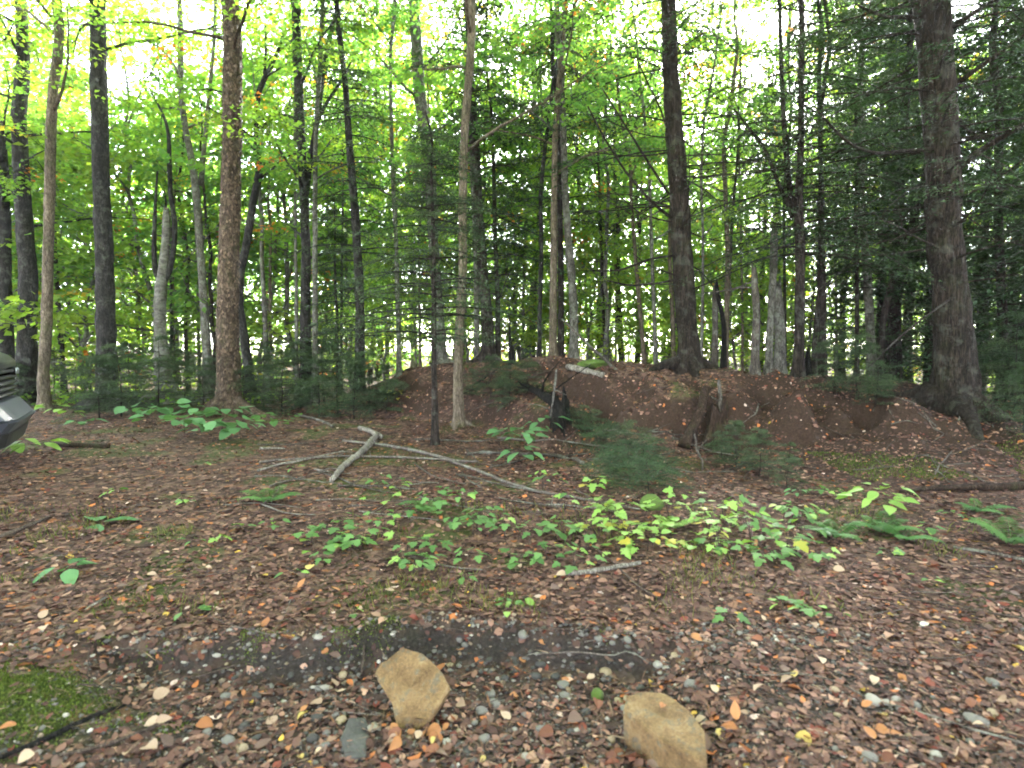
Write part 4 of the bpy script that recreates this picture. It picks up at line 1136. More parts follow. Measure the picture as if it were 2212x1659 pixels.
for i in range(30):
    x = er.uniform(620, 1780); y = er.uniform(1060, 1215) + (30 if x < 900 else 0)
    right = x > 1270
    if right and x > 1560: lab, grp, key = 'green leafy seedling in the patch left of the tall lime sapling', 'seedlings left of the lime sapling', 'green'
    elif right: lab, grp, key = 'yellow-green maple seedling in the patch beside the round mossy stone', 'yellow-green seedlings beside the mossy stone', 'lime'
    else: lab, grp, key = 'green maple seedling in the patch in front of the long fallen branches', G1, 'green'
    plant('maple_seedling' if x < 1560 else 'leafy_seedling', lab, 'plant', grp, on_ground(x, y), er.uniform(.06, .24), int(er.integers(5, 12)), 'maple' if i % 4 else 'round', key, 1800 + i, er.uniform(.055, .095), .14, int(er.integers(1, 4)), 'lime' if i % 2 else 'yellow' if right else None)
# hobblebush along the back, big flat leaves
for i, (x, y, n, h) in enumerate([(330, 935, 9, .38), (400, 945, 10, .36), (460, 955, 11, .34), (520, 950, 10, .32), (300, 920, 8, .36), (430, 925, 9, .36), (480, 930, 9, .36), (380, 925, 7, .4)]):
    plant('hobblebush', 'pale green broad-leaved shrub spreading before the shaggy brown trunk', 'shrub', 'broad-leaved shrubs before the shaggy trunk', on_ground(x, y), h, n, 'round', 'blue', 1400 + i, .21, .34, 2)
for i, (x, y, n, h) in enumerate([(590, 930, 8, .25), (620, 925, 6, .22), (570, 925, 6, .22)]):
    plant('hobblebush', 'smaller green shrub right of the shaggy brown trunk', 'shrub', 'smaller shrubs right of the shaggy trunk', on_ground(x, y), h, n, 'round', 'green', 1420 + i, .14, .24, 1)
for i, (x, y, n, h) in enumerate([(1100, 975, 10, .36), (1140, 985, 11, .38), (1175, 960, 9, .45), (1120, 1000, 7, .2)]):
    plant('viburnum_shrub', 'light green shrub with drooping pointed leaves in front of the rotten stump', 'shrub', 'light green shrubs before the rotten stump', on_ground(x, y), h, n, 'ovate', 'blue', 1440 + i, .2, .26, 2)
for i, (x, y, n, h) in enumerate([(30, 975, 6, .2), (75, 975, 5, .18)]):
    plant('roadside_plant', 'light green flat-leaved plant right below the black vehicle', 'plant', 'plants below the vehicle', on_ground(x, y), h, n, 'ovate', 'lime', 1460 + i, .24, .2, 1)
for i, (x, y, n, h) in enumerate([(150, 905, 6, .2), (110, 895, 6, .22), (180, 930, 7, .16)]):
    plant('roadside_plant', 'yellow-green low plant at the foot of the leaning beige trunk', 'plant', 'plants at the leaning trunk', on_ground(x, y), h, n, 'round', 'lime' if i < 2 else 'blue', 1465 + i, .2, .22, 1)
plant('low_plant', 'single broad green leaf lying almost flat on the brown litter', 'plant', None, on_ground(215, 1135), .05, 3, 'ovate', 'blue', 1471, .26, .06)
plant('low_plant', 'small green plant with few pale leaves near the mossy hump', 'plant', None, on_ground(150, 1245), .10, 6, 'ovate', 'blue', 1472, .13, .08)
plant('lime_sapling', 'bright lime sapling with large pointed leaves standing above the ferns', 'plant', None, on_ground(1880, 1140), .42, 22, 'ovate', 'lime', 1473, .125, .20)
plant('bluish_plant', 'small pale bluish-green plant between the seedlings and lime sapling', 'plant', None, on_ground(1722, 1085), .13, 9, 'ovate', 'blue', 1474, .06, .07)
plant('yellow_plant', 'small shrub with yellow-orange leaves by hemlock bushes at the mound end', 'plant', None, on_ground(860, 880), .4, 9, 'ovate', 'yellow', 1475, .14, .2)
fern('pale green fern with arching fronds in front of the birch log', on_ground(578, 1085), 6, .30, 1, 'pl_green')
fern('large dark green fern beneath the lime sapling', on_ground(1905, 1150), 6, .32, 2)
fern('low dark green fern at the foot of the larger fern', on_ground(1950, 1165), 5, .24, 3)
fern('small bright fern among the yellow-green seedlings', on_ground(1312, 1105), 5, .22, 4, 'pl_lime')
fern('small bright fern near the round mossy stone', on_ground(1452, 1140), 5, .24, 5, 'pl_lime')
fern('green fern arching at the right end of the grey fallen branch', on_ground(2185, 1175), 7, .34, 6, 'pl_green')
fern('small dark fern beside the seedlings left of the lime sapling', on_ground(1800, 1160), 6, .28, 7)
fern('small fern beside the dark fallen log', on_ground(2110, 1105), 5, .25, 8)
fern('small fern among green seedlings in front of the crossing branches', on_ground(925, 1105), 6, .28, 9, 'pl_green')

# ------------------------------------------------------------------ sticks, logs, stumps
def stick(name, label, cat, pts, m, seed, w1=None, lift=.4, group=None, knots=0):
    """pts: (px, py, width_px) lying on the ground"""
    r = np.random.default_rng(seed)
    Q = []
    for (x, y, w) in pts:
        g = on_ground(x, y); rad = w * .86 / 2 / FPX * g[1]
        Q.append([g[0], g[1], g[2] + rad * .75 + .010, rad])
    Q = resample(np.array(Q), .05)
    gz = height(Q[:, 0], Q[:, 1])
    Q[:, 2] = np.maximum(Q[:, 2], gz + Q[:, 3] * .6 + .008)
    Q[:, :2] += np.cumsum(r.normal(0, .0025, (len(Q), 2)), 0)
    base = Q[len(Q) // 2, :3].copy(); base[2] = hz(base[0], base[1])
    parts = [tube(Q[:, :3], Q[:, 3] * (1 + .12 * vnoise(np.arange(len(Q)) * .7, np.full(len(Q), seed * 1.7))), 10 if Q[:, 3].max() > .015 else 6, .13, True, seed)]
    for k in range(knots):
        i = r.integers(0, len(Q))
        s = limb_path(r, Q[i, :3], r.uniform(0, 6.28), r.uniform(-.1, .5), r.uniform(.08, .35), 5, .1)
        s[:, 2] = np.maximum(s[:, 2], height(s[:, 0], s[:, 1]) + .004)
        parts.append(tube(s, np.linspace(min(Q[i, 3] * .6, .01), .002, 5), 4))
    V, F = join(parts)
    return tag(obj(name, mesh(name, V - base, F, M[m], smooth=True), None, base), label, cat, group)
stick('birch_log', 'pale lichened birch log lying across thinner fallen branches', 'log', [(716, 1043, 13), (745, 1012, 16), (790, 975, 16), (815, 946, 15)], 'wood_pale', 1, knots=2)
stick('birch_log', 'short pale birch piece touching the far end of the longer log', 'log', [(776, 929, 11), (800, 936, 12), (822, 948, 12)], 'wood_pale', 2)
stick('fallen_branch', 'long grey fallen branch running under the pale birch log', 'branch', [(740, 955, 6), (810, 963, 8), (870, 972, 9), (930, 985, 9), (985, 1000, 8), (1030, 1000, 6)], 'twig_grey', 3, knots=4)
stick('fallen_branch', 'longest fallen branch stretching from litter to the mossy stone', 'branch', [(600, 997, 4), (737, 988, 5), (860, 991, 6), (970, 997, 7), (1037, 1022, 8), (1090, 1046, 8), (1161, 1067, 8), (1239, 1080, 7), (1384, 1106, 5)], 'twig_grey', 4, knots=5)
stick('fallen_branch', 'thick grey branch lying below the light green shrub', 'branch', [(1010, 986, 8), (1037, 981, 9), (1137, 986, 9), (1204, 988, 10), (1260, 1004, 9)], 'wood_dead', 5, knots=2)
stick('fallen_branch', 'short dark curved branch crossing toward the maple seedlings', 'branch', [(894, 1004, 4), (915, 1020, 5), (937, 1034, 6), (1007, 1052, 4)], 'twig', 6, knots=2)
stick('birch_log', 'small broken white birch stick lying behind the twig-strewn litter', 'log', [(1221, 1246, 13), (1267, 1243, 12), (1326, 1232, 11), (1388, 1221, 11)], 'wood_pale', 7)
stick('fallen_twig', 'straight brown twig slanting past the small white birch stick', 'twig', [(1275, 1173, 3), (1337, 1228, 4), (1396, 1279, 5), (1455, 1310, 4)], 'twig', 8)
stick('fallen_twig', 'wavy grey twig lying on open litter before the maple seedlings', 'twig', [(886, 1247, 2), (906, 1232, 3), (937, 1222, 4), (1004, 1236, 4), (1051, 1238, 3)], 'twig_grey', 9)
stick('fallen_twig', 'arched dark twig along the gravel edge between the two tan rocks', 'twig', [(1122, 1430, 3), (1180, 1418, 4), (1243, 1412, 5), (1326, 1420, 5), (1404, 1432, 3)], 'twig_grey', 10)
stick('fallen_twig', 'short thick twig leaning on the dark ledge left of the upright tan rock', 'twig', [(786, 1400, 6), (780, 1462, 6)], 'twig', 11)
stick('fallen_twig', 'pair of fine stems sliding down the dark soil ledge', 'twig', [(1047, 1408, 2), (1071, 1447, 3), (1092, 1498, 3)], 'twig', 12)
stick('fallen_twig', 'long thin twig pointing from seedlings to the right-hand gravel', 'twig', [(1565, 1328, 3), (1652, 1345, 4), (1750, 1381, 4), (1828, 1408, 4), (1907, 1444, 3)], 'twig', 13)
stick('fallen_twig', 'dark slanting twig above the blocky tan rock', 'twig', [(1518, 1432, 3), (1573, 1459, 4), (1632, 1498, 4), (1710, 1530, 3)], 'twig', 14)
stick('fallen_twig', 'longest wavy twig sweeping across brown litter and pebbles', 'twig', [(1612, 1463, 3), (1671, 1465, 4), (1730, 1459, 4), (1800, 1475, 4), (1852, 1502, 5), (1891, 1530, 5), (1938, 1530, 5), (2024, 1557, 5), (2103, 1585, 6), (2212, 1612, 6), (2300, 1640, 6)], 'twig_grey', 15)
stick('fallen_twig', 'fine curved twig touching the right side of the blocky tan rock', 'twig', [(1530, 1542, 2), (1553, 1532, 3), (1604, 1518, 3), (1671, 1522, 3), (1720, 1545, 2)], 'twig', 16)
stick('fallen_branch', 'thin dark branch lying across leaf litter below the grey branch', 'branch', [(1930, 1294, 4), (2024, 1306, 5), (2103, 1322, 5), (2212, 1342, 6), (2290, 1360, 6)], 'twig', 17)
stick('fallen_branch', 'short brown branch just left of the grey mossy branch', 'branch', [(1860, 1192, 4), (1910, 1202, 5), (1965, 1216, 4)], 'twig', 18)
stick('fallen_branch', 'grey mossy branch lying beneath the bright arching fern', 'branch', [(2060, 1187, 7), (2142, 1200, 9), (2212, 1216, 10), (2300, 1235, 10)], 'wood_dead', 19)
stick('fallen_log', 'dark rotten log lying at the foot of the mound behind the lime sapling', 'log', [(1945, 1068, 8), (2005, 1062, 13), (2090, 1058, 15), (2212, 1056, 20), (2330, 1056, 22)], 'wood_rot', 20)
stick('root', 'dark root curving along the mossy hump into the gravel', 'root', [(-20, 1656, 14), (78, 1620, 15), (177, 1569, 14), (267, 1534, 10)], 'wood_black', 21)
stick('root', 'brown root lying below the mossy hump among wet leaves', 'root', [(118, 1643, 11), (190, 1626, 11), (255, 1608, 10), (361, 1565, 7)], 'twig', 22)
stick('fallen_twig', 'dark twig on the gravel between mossy hump and upright tan rock', 'twig', [(412, 1471, 5), (470, 1453, 6), (530, 1432, 4)], 'twig', 23)
stick('fallen_twig', 'short pale stick on the litter behind the mossy hump', 'twig', [(184, 1322, 5), (228, 1296, 6)], 'wood_pale', 24)
stick('fallen_branch', 'thick dark branch end near the flat broad leaf', 'branch', [(-30, 1180, 12), (24, 1157, 11), (102, 1122, 8)], 'twig', 25)
stick('fallen_branch', 'pale branch at the edge of hemlock bushes behind birch log', 'branch', [(640, 897, 6), (680, 908, 7), (717, 924, 7)], 'wood_dead', 26)
stick('fallen_branch', 'short grey stick between hobblebush and birch log', 'branch', [(560, 1002, 5), (605, 996, 7)], 'twig_grey', 27)
stick('fallen_branch', 'dark low log behind the litter right of the vehicle', 'log', [(100, 962, 8), (150, 966, 13), (235, 968, 10)], 'wood_rot', 28)
for i in range(46):     # scattered thin twigs
    rr = np.random.default_rng(2000 + i)
    x, y = rr.uniform(60, 2150), rr.uniform(960, 1620)
    a = rr.uniform(-.5, .5); L = rr.uniform(30, 120) * (y - 700) / 500
    zone = 'on the open leaf litter' if y < 1380 else 'among pebbles and wet leaves'
    tw = [(x + L * t * math.cos(a) + rr.normal(0, 3), y + L * .45 * t * math.sin(a) + rr.normal(0, 2), rr.uniform(1.5, 3.2) * (y - 600) / 600) for t in (0, .35, .7, 1)]
    stick('thin_twig', 'thin bare brown twig scattered ' + zone, 'twig', tw, 'twig' if i % 3 else 'twig_grey', 2000 + i, group='scattered thin twigs ' + zone, knots=int(rr.integers(0, 3)))
for i in range(34):
    rr = np.random.default_rng(2300 + i)
    x, y = rr.uniform(1000, 2150), rr.uniform(850, 1050)
    a = rr.uniform(-1.2, 1.2); L = rr.uniform(25, 90)
    tw = [(x + L * t * math.cos(a) + rr.normal(0, 2), y + L * .6 * t * math.sin(a) + rr.normal(0, 1.5), rr.uniform(2, 4)) for t in (0, .35, .7, 1)]
    stick('bank_twig', 'thin dead stick lying on the red-brown bank of the mound', 'stick', tw, ['twig', 'twig_grey', 'wood_dead'][i % 3], 2300 + i, group='dead sticks on the bank', knots=2)
for i in range(30):
    rr = np.random.default_rng(2400 + i)
    x, y = rr.uniform(480, 1450), rr.uniform(935, 1110)
    a = rr.normal(.25, .35) * rr.choice([-1, 1, 1]); L = rr.uniform(60, 260)
    w = rr.uniform(3, 6.5)
    tw = [(x + L * t * math.cos(a) + rr.normal(0, 4), y + L * .3 * t * math.sin(a) + rr.normal(0, 2.5), w * (1 - .5 * t)) for t in (0, .3, .6, 1)]
    stick('tangled_branch', 'thin broken dead branch in the tangle around the pale birch log', 'branch', tw, ['wood_dead', 'twig_grey', 'wood_dead', 'wood_pale'][i % 4], 2400 + i, group='tangle of dead branches', knots=int(rr.integers(1, 5)))
# pieces on the mound
def free_log(name, label, cat, a, b, w0, w1, m, seed, knots=0, sides=10, lobes=.1, bend=.0):
    """a, b are 3-D end points"""
    r = np.random.default_rng(seed)
    t = np.linspace(0, 1, 14)[:, None]
    P = np.asarray(a)[None] * (1 - t) + np.asarray(b)[None] * t + np.array([0, 0, bend]) * np.sin(t * math.pi)
    P += np.cumsum(r.normal(0, .006, P.shape), 0)
    V, F = tube(P, np.linspace(w0, w1, 14), sides, lobes, True, seed)
    parts = [(V, F)]
    for k in range(knots):
        i = r.integers(2, 12)
        s = limb_path(r, P[i], r.uniform(0, 6.28), r.uniform(-.2, .7), r.uniform(.15, .5), 6, .12)
        parts.append(tube(s, np.linspace(w1 * .6, .003, 6), 5))
    V, F = join(parts)
    base = P[0].copy()
    return tag(obj(name, mesh(name, V - base, F, M[m], smooth=True), None, base), label, cat)
g1, g2 = on_ground(1228, 800), on_ground(1303, 816)
free_log('pale_log', 'pale grey weathered log lying on the mound crest', 'log', g1 + [0, 0, .06], g2 + [0, 0, .05], .062, .05, 'wood_pale', 41)
a, b = at(1214, 690, 11.2), on_ground(1330, 800)
free_log('leaning_pole', 'thin dead pole leaning from the grey trunk down to the crest', 'pole', a, b, .022, .03, 'wood_dead', 42, 3)
a, b = on_ground(1135, 838), on_ground(1200, 885)
free_log('rotten_root_log', 'black rotten log sliding down the mound to the charred stump', 'log', a + [0, 0, .05], b + [0, 0, .12], .05, .075, 'wood_black', 43, 7)
for i in range(12):
    rr = np.random.default_rng(2100 + i)
    p = on_ground(rr.uniform(985, 1190), rr.uniform(815, 880))
    yaw = rr.uniform(0, 6.28); L = rr.uniform(.4, 1.1)
    q = p + np.array([math.cos(yaw) * L, math.sin(yaw) * L * .5, 0]); q[2] = hz(q[0], q[1]) + rr.uniform(.02, .3)
    o = free_log('brush_branch', 'dark dead branch tangled in the brush pile on the mound', 'branch', p, q, .015, .005, 'wood_black' if i % 2 else 'twig', 2100 + i, 3, 6)
    o['group'] = 'dead branches in the brush pile'
def stump(name, label, px, py, wpx, hpx, m, seed, d=None, tilt=0, hollow=True):
    r = np.random.default_rng(seed)
    g = on_ground(px, py); R0 = wpx / 2 / FPX * g[1]; H = hpx / FPX * g[1]
    root = empty(name, g, label, 'stump')
    n, rows = 22, 12
    th = np.arange(n) * 6.2832 / n
    prof = 1 + .22 * np.sin(th * 3 + seed) + .12 * np.sin(th * 5 + 1) + r.normal(0, .05, n)
    jag = H * (1 + r.uniform(-.45, .25, n))
    V = []
    for k in range(rows):
        f = k / (rows - 1)
        rad = R0 * (1 + .55 * (1 - f) ** 3) * prof * (1 + r.normal(0, .03, n))
        V.append(np.stack([np.cos(th) * rad + tilt * f * H, np.sin(th) * rad, -.12 + (jag + .12) * f], -1))
    for k, f in enumerate((.97, .6)):     # hollow inside
        rad = R0 * prof * (.72 if k == 0 else .45)
        V.append(np.stack([np.cos(th) * rad + tilt * f * H, np.sin(th) * rad, (jag * f if k == 0 else np.full(n, H * .45))], -1))
    V = np.concatenate(V); R_ = rows + 2
    i = np.arange(R_ - 1)[:, None] * n; j = np.arange(n)[None]; j2 = (j + 1) % n
    F = np.stack([i + j, i + j2, i + n + j2, i + n + j], -1).reshape(-1, 4)
    F = [tuple(f) for f in F.tolist()] + [tuple(range((R_ - 1) * n, R_ * n))]
    obj('stump_body', mesh('stump_body', V, F, M[m], smooth=False), root)
    for k in range(5):
        yaw = k * 1.25 + r.normal(0, .3); L = R0 * r.uniform(1.0, 1.9); t = np.linspace(0, 1, 7)
        x = np.cos(yaw) * (R0 * .7 + L * t); y = np.sin(yaw) * (R0 * .7 + L * t)
        z = height(x + g[0], y + g[1]) - g[2] + R0 * .4 * (1 - t) ** 2 - .03 - .03 * t
        Vt, Ft = tube(np.stack([x, y, z], -1), R0 * np.linspace(.3, .06, 7), 6, .1, True, k)
        obj('root', mesh('root', Vt, Ft, M[m], smooth=True), root)
    return root
stump('charred_stump', 'black rotten hollow stump in the hollow of the mound face', 1208, 905, 36, 58, 'wood_black', 51)
stump('split_stump', 'split reddish stump half buried in the mound face', 1540, 930, 40, 62, 'wood_rot', 52, tilt=.15)
a, b = on_ground(1478, 968), at(1532, 838, float(on_ground(1540, 930)[1]))
free_log('bark_slab', 'long reddish slab of bark leaning against the split stump', 'bark', a, b, .075, .05, 'wood_rot', 53, 0, 8, .2)
a, b = on_ground(1562, 935), at(1557, 822, float(on_ground(1562, 935)[1]) + .1)
free_log('grey_post', 'upright grey dead stem standing beside the split stump', 'stem', a - [0, 0, .1], b, .032, .026, 'wood_dead', 54, 1, 8, .12)
a, b = on_ground(1515, 1016), at(1494, 948, float(on_ground(1515, 1016)[1]) + .2)
free_log('pale_stick', 'thin pale stick propped below the bark slab', 'stick', a, b, .012, .012, 'wood_dead', 55, 1, 6)
a, b = on_ground(1190, 905), at(1198, 800, float(on_ground(1200, 905)[1]) - .3)
free_log('dead_sapling', 'slim upright greenish stem in front of the charred stump', 'sapling', a - [0, 0, .05], b, .022, .016, 'bark_grey', 56, 2, 7)

# ------------------------------------------------------------------ rocks
def slab(name, label, top3, thick, m, seed, cat='rock', bevel=.012, sub=2):
    """polygon of 3-D points (front face), extruded along its back normal, roughened"""
    T = np.array(top3); c = T.mean(0)
    nrm = np.zeros(3)
    for i in range(len(T)):
        nrm += np.cross(T[i] - c, T[(i + 1) % len(T)] - c)
    nrm /= np.linalg.norm(nrm)
    if np.dot(nrm, np.array([0, 0, EYE]) - c) < 0: nrm = -nrm
    import bmesh
    bm = bmesh.new()
    f = [bm.verts.new(tuple(p - c)) for p in T]; b = [bm.verts.new(tuple((p - c) * .93 - nrm * thick)) for p in T]
    n = len(T)
    bm.faces.new(f); bm.faces.new(b[::-1])
    for i in range(n): bm.faces.new([f[i], b[i], b[(i + 1) % n], f[(i + 1) % n]])
    bmesh.ops.recalc_face_normals(bm, faces=bm.faces)
    bmesh.ops.bevel(bm, geom=list(bm.edges), offset=bevel, segments=2, affect='EDGES', profile=.6)
    bmesh.ops.triangulate(bm, faces=bm.faces)
    for _ in range(sub):
        bmesh.ops.subdivide_edges(bm, edges=[e for e in bm.edges if e.calc_length() > .03], cuts=1, use_grid_fill=True)
        bmesh.ops.triangulate(bm, faces=bm.faces)
    r = np.random.default_rng(seed)
    for v in bm.verts:
        q = v.co
        k = float(vnoise(q.x * 14 + seed, q.y * 14 + q.z * 17)) * .007 + float(vnoise(q.x * 45 + 3, q.z * 45 + q.y * 35)) * .004
        v.co += v.normal * k if v.normal.length > 0 else Vector((0, 0, 0))
    me = bpy.data.meshes.new(name); bm.to_mesh(me); bm.free()
    me.polygons.foreach_set('use_smooth', np.zeros(len(me.polygons), bool))
    me.materials.append(M[m])
    c = c - np.array([0, 0, .02])
    return tag(obj(name, me, None, tuple(c)), label, cat)
def plane_pts(pxs, base_px, tilt):
    """pixels onto a plane through a ground point, facing the camera, leaning back by tilt"""
    g = on_ground(*base_px); n = np.array([0, -math.cos(tilt), math.sin(tilt)])
    out = []
    for (x, y) in pxs:
        r_ = ray(x, y); o = np.array([0, 0, EYE])
        t = np.dot(g - o, n) / np.dot(r_, n)
        out.append(o + r_ * t)
    return out
slab('tan_rock', 'pointed tan rock slab tilted up out of the gravel at the ledge',
     plane_pts([(868, 1386), (908, 1398), (955, 1440), (972, 1478), (935, 1542), (893, 1580), (858, 1574), (846, 1512), (808, 1445), (822, 1424)], (880, 1580), math.radians(38)), .13, 'rock_tan', 61)
def flat_pts(pxs, z):
    out = []
    for (x, y) in pxs:
        r_ = ray(x, y); t = (z - EYE) / r_[2]
        out.append(np.array([0, 0, EYE]) + r_ * t)
    return out
gz = on_ground(1440, 1600)[2]
slab('tan_rock', 'blocky tan rock with flat lit top and darker broken side',
     flat_pts([(1352, 1492), (1388, 1482), (1440, 1486), (1482, 1516), (1524, 1566), (1528, 1632), (1490, 1618), (1430, 1585), (1345, 1522)], gz + .13), .26, 'rock_tan', 62)
gz = on_ground(765, 1600)[2]
slab('slate_stone', 'flat dark slate stone beside the upright tan slab', flat_pts([(752, 1540), (790, 1538), (798, 1560), (792, 1622), (745, 1628), (735, 1580)], gz + .035), .08, 'rock_slate', 63, 'stone', .008)
slab('slate_stone', 'wide grey flat stone half under wet leaves below the tan slab', flat_pts([(930, 1590), (980, 1582), (1012, 1598), (1020, 1640), (960, 1650), (925, 1625)], gz + .02), .06, 'rock_slate', 64, 'stone', .008)
gz = on_ground(1410, 1095)[2]
def lump(seed, squash=.6, rough=.16, sub=3):
    import bmesh
    bm = bmesh.new(); bmesh.ops.create_icosphere(bm, subdivisions=sub, radius=1)
    r = np.random.default_rng(seed); o = r.uniform(0, 60, 3); sx = r.uniform(.75, 1.3); sq = squash * r.uniform(.8, 1.2)
    for v in bm.verts:
        q = v.co.copy()
        k = 1 + rough * 2 * (float(vnoise(q.x * 1.3 + o[0], q.y * 1.3 + q.z * 1.7 + o[1])) + .4 * float(vnoise(q.x * 3 + o[2], q.z * 3 + q.y * 2)))
        v.co = Vector((q.x * k * sx, q.y * k, q.z * k * sq))
    me = bpy.data.meshes.new('stone'); bm.to_mesh(me); bm.free()
    return me
def lump_at(name, label, px, py, wpx, m, seed, cat='stone', squash=.6, sink=.3, sub=3, group=None):
    g = on_ground(px, py); s = wpx / 2 / FPX * g[1]
    me = lump(seed, squash, sub=sub); me.materials.append(M[m])
    me.polygons.foreach_set('use_smooth', np.ones(len(me.polygons), bool))
    o = obj(name, me, None, (g[0], g[1], g[2] + s * squash * (1 - sink) * .6)); o.scale = (s, s, s); o.rotation_euler = (0, 0, seed)
    return tag(o, label, cat, group)
lump_at('mossy_stone', 'round moss-covered stone beside hemlock seedlings', 1410, 1098, 48, 'peb_moss', 71, squash=.9, sub=4)
lump_at('mossy_stone', 'small bright green mossy pebble between the two tan rocks', 1290, 1508, 34, 'peb_moss', 72, squash=.8)
lump_at('mossy_mound', 'low green mossy rock on the crest behind the pale log', 1282, 790, 60, 'peb_moss', 73, squash=.35, sub=4)
lump_at('white_stone', 'smooth white pebble at the end of the arched twig', 1421, 1437, 22, 'peb_pale', 74)
lump_at('white_stone', 'cream oval pebble on dark soil above the blocky rock', 1308, 1455, 26, 'peb_tan', 75)
lump_at('grey_stone', 'large grey pebble wedged below the dark ledge', 1217, 1482, 26, 'peb_grey', 76)
lump_at('grey_stone', 'grey angular pebble just below another grey one by the ledge', 1220, 1506, 26, 'peb_grey', 77)
lump_at('grey_stone', 'rounded grey pebble under the mossy ledge edge', 1157, 1462, 20, 'peb_dark', 78)
lump_at('grey_stone', 'big dull grey stone among litter near the long wavy twig', 2110, 1560, 50, 'peb_grey', 79, squash=.4)
for i, (x, y, w, m) in enumerate([(1885, 1516, 34, 'pale'), (1915, 1520, 22, 'pale'), (1935, 1513, 20, 'pale'), (1975, 1525, 26, 'grey')]):
    lump_at('white_stone' if m == 'pale' else 'grey_stone', 'one of a short row of pale pebbles touching the long wavy twig', x, y, w, 'peb_' + m, 80 + i, group='row of pale pebbles')
# individual pebbles in the wash
PV = {}
for key in ('grey', 'dark', 'pale', 'tan'):
    PV[key] = []
    for i in range(5):
        me = lump(500 + i + len(PV) * 10, .6, .2, 2); me.materials.append(M['peb_' + key])
        me.polygons.foreach_set('use_smooth', np.ones(len(me.polygons), bool)); PV[key].append(me)
pr = np.random.default_rng(77)
pebz = {'grey': 'small grey pebble lying in the gravel wash', 'dark': 'small dark slate pebble lying in the gravel wash',
        'pale': 'small whitish pebble lying in the gravel wash', 'tan': 'small tan pebble lying in the gravel wash'}
cnt = 0
while cnt < 240:
    x, y = pr.uniform(-100, 2300), 1370 + 290 * pr.random() ** .8
    keep = 1.0 if 430 < x < 1500 else (.24 if x > 430 else .12)
    if pr.random() > keep: continue
    g = on_ground(x, y)
    key = pr.choice(['grey', 'dark', 'pale', 'tan'], p=[.42, .32, .08, .18])
    s = min(pr.lognormal(math.log(.0125), .42), .026)
    o = obj('pebble', PV[key][pr.integers(0, 5)], None, (g[0], g[1], g[2] + s * .25)); o.scale = (s, s, s * pr.uniform(.8, 1.1))
    o.rotation_euler = (pr.normal(0, .2), pr.normal(0, .2), pr.uniform(0, 6.28))
    tag(o, pebz[key], 'pebble', 'pebbles in the gravel wash'); cnt += 1
# gravel mass
def gravel():
    r = np.random.default_rng(78)
    N = 22000
    u = r.uniform(-1.15, 1.1, N); Y = np.exp(r.uniform(math.log(1.3), math.log(3.0), N)); X = u * Y
    led, w, wide = zones(X, Y)
    p = np.where(Y < led + .06, np.maximum(wide, .25), .05)
    k = r.random(N) < p; X, Y = X[k], Y[k]; N = len(X)
    oct_ = np.array([(1, 0, 0), (-1, 0, 0), (0, 1, 0), (0, -1, 0), (0, 0, .7), (0, 0, -.7), (.65, .6, .25), (-.6, .62, .2), (.6, -.62, .22), (-.62, -.6, .25)], float)
    tri = np.array([(4, 0, 6), (4, 6, 2), (4, 2, 7), (4, 7, 1), (4, 1, 9), (4, 9, 3), (4, 3, 8), (4, 8, 0), (5, 6, 0), (5, 2, 6), (5, 7, 2), (5, 1, 7), (5, 9, 1), (5, 3, 9), (5, 8, 3), (5, 0, 8)])
    led = zones(X, Y)[0]
    s = r.lognormal(math.log(.0055), .4, N) * np.where(np.abs(Y - led + .05) < .13, r.uniform(1, 2.6, N), 1)
    s = np.minimum(s, .015)
    yaw = r.uniform(0, 6.28, N); st = r.uniform(.6, 1.3, (N, 1, 3))
    V = oct_[None] * st * r.uniform(.85, 1.15, (N, 10, 1)) * s[:, None, None]
    x = V[..., 0] * np.cos(yaw)[:, None] - V[..., 1] * np.sin(yaw)[:, None]; y = V[..., 0] * np.sin(yaw)[:, None] + V[..., 1] * np.cos(yaw)[:, None]
    V = np.stack([x + X[:, None], y + Y[:, None], V[..., 2] + (height(X, Y) + s * .3)[:, None]], -1)
    pal = np.array([(.095, .085, .078), (.05, .046, .043), (.15, .135, .12), (.19, .145, .10), (.34, .31, .27), (.075, .055, .045)])
    c = pal[r.choice(6, N, p=[.3, .3, .16, .09, .05, .1])] * r.uniform(.7, 1.3, (N, 1))
    F = (np.arange(N)[:, None, None] * 10 + tri[None]).reshape(-1, 3)
    o = obj('gravel', mesh('gravel', V.reshape(-1, 3), F, M['stonecol'], np.repeat(c, 10, 0), True)); o['kind'] = 'stuff'
gravel()

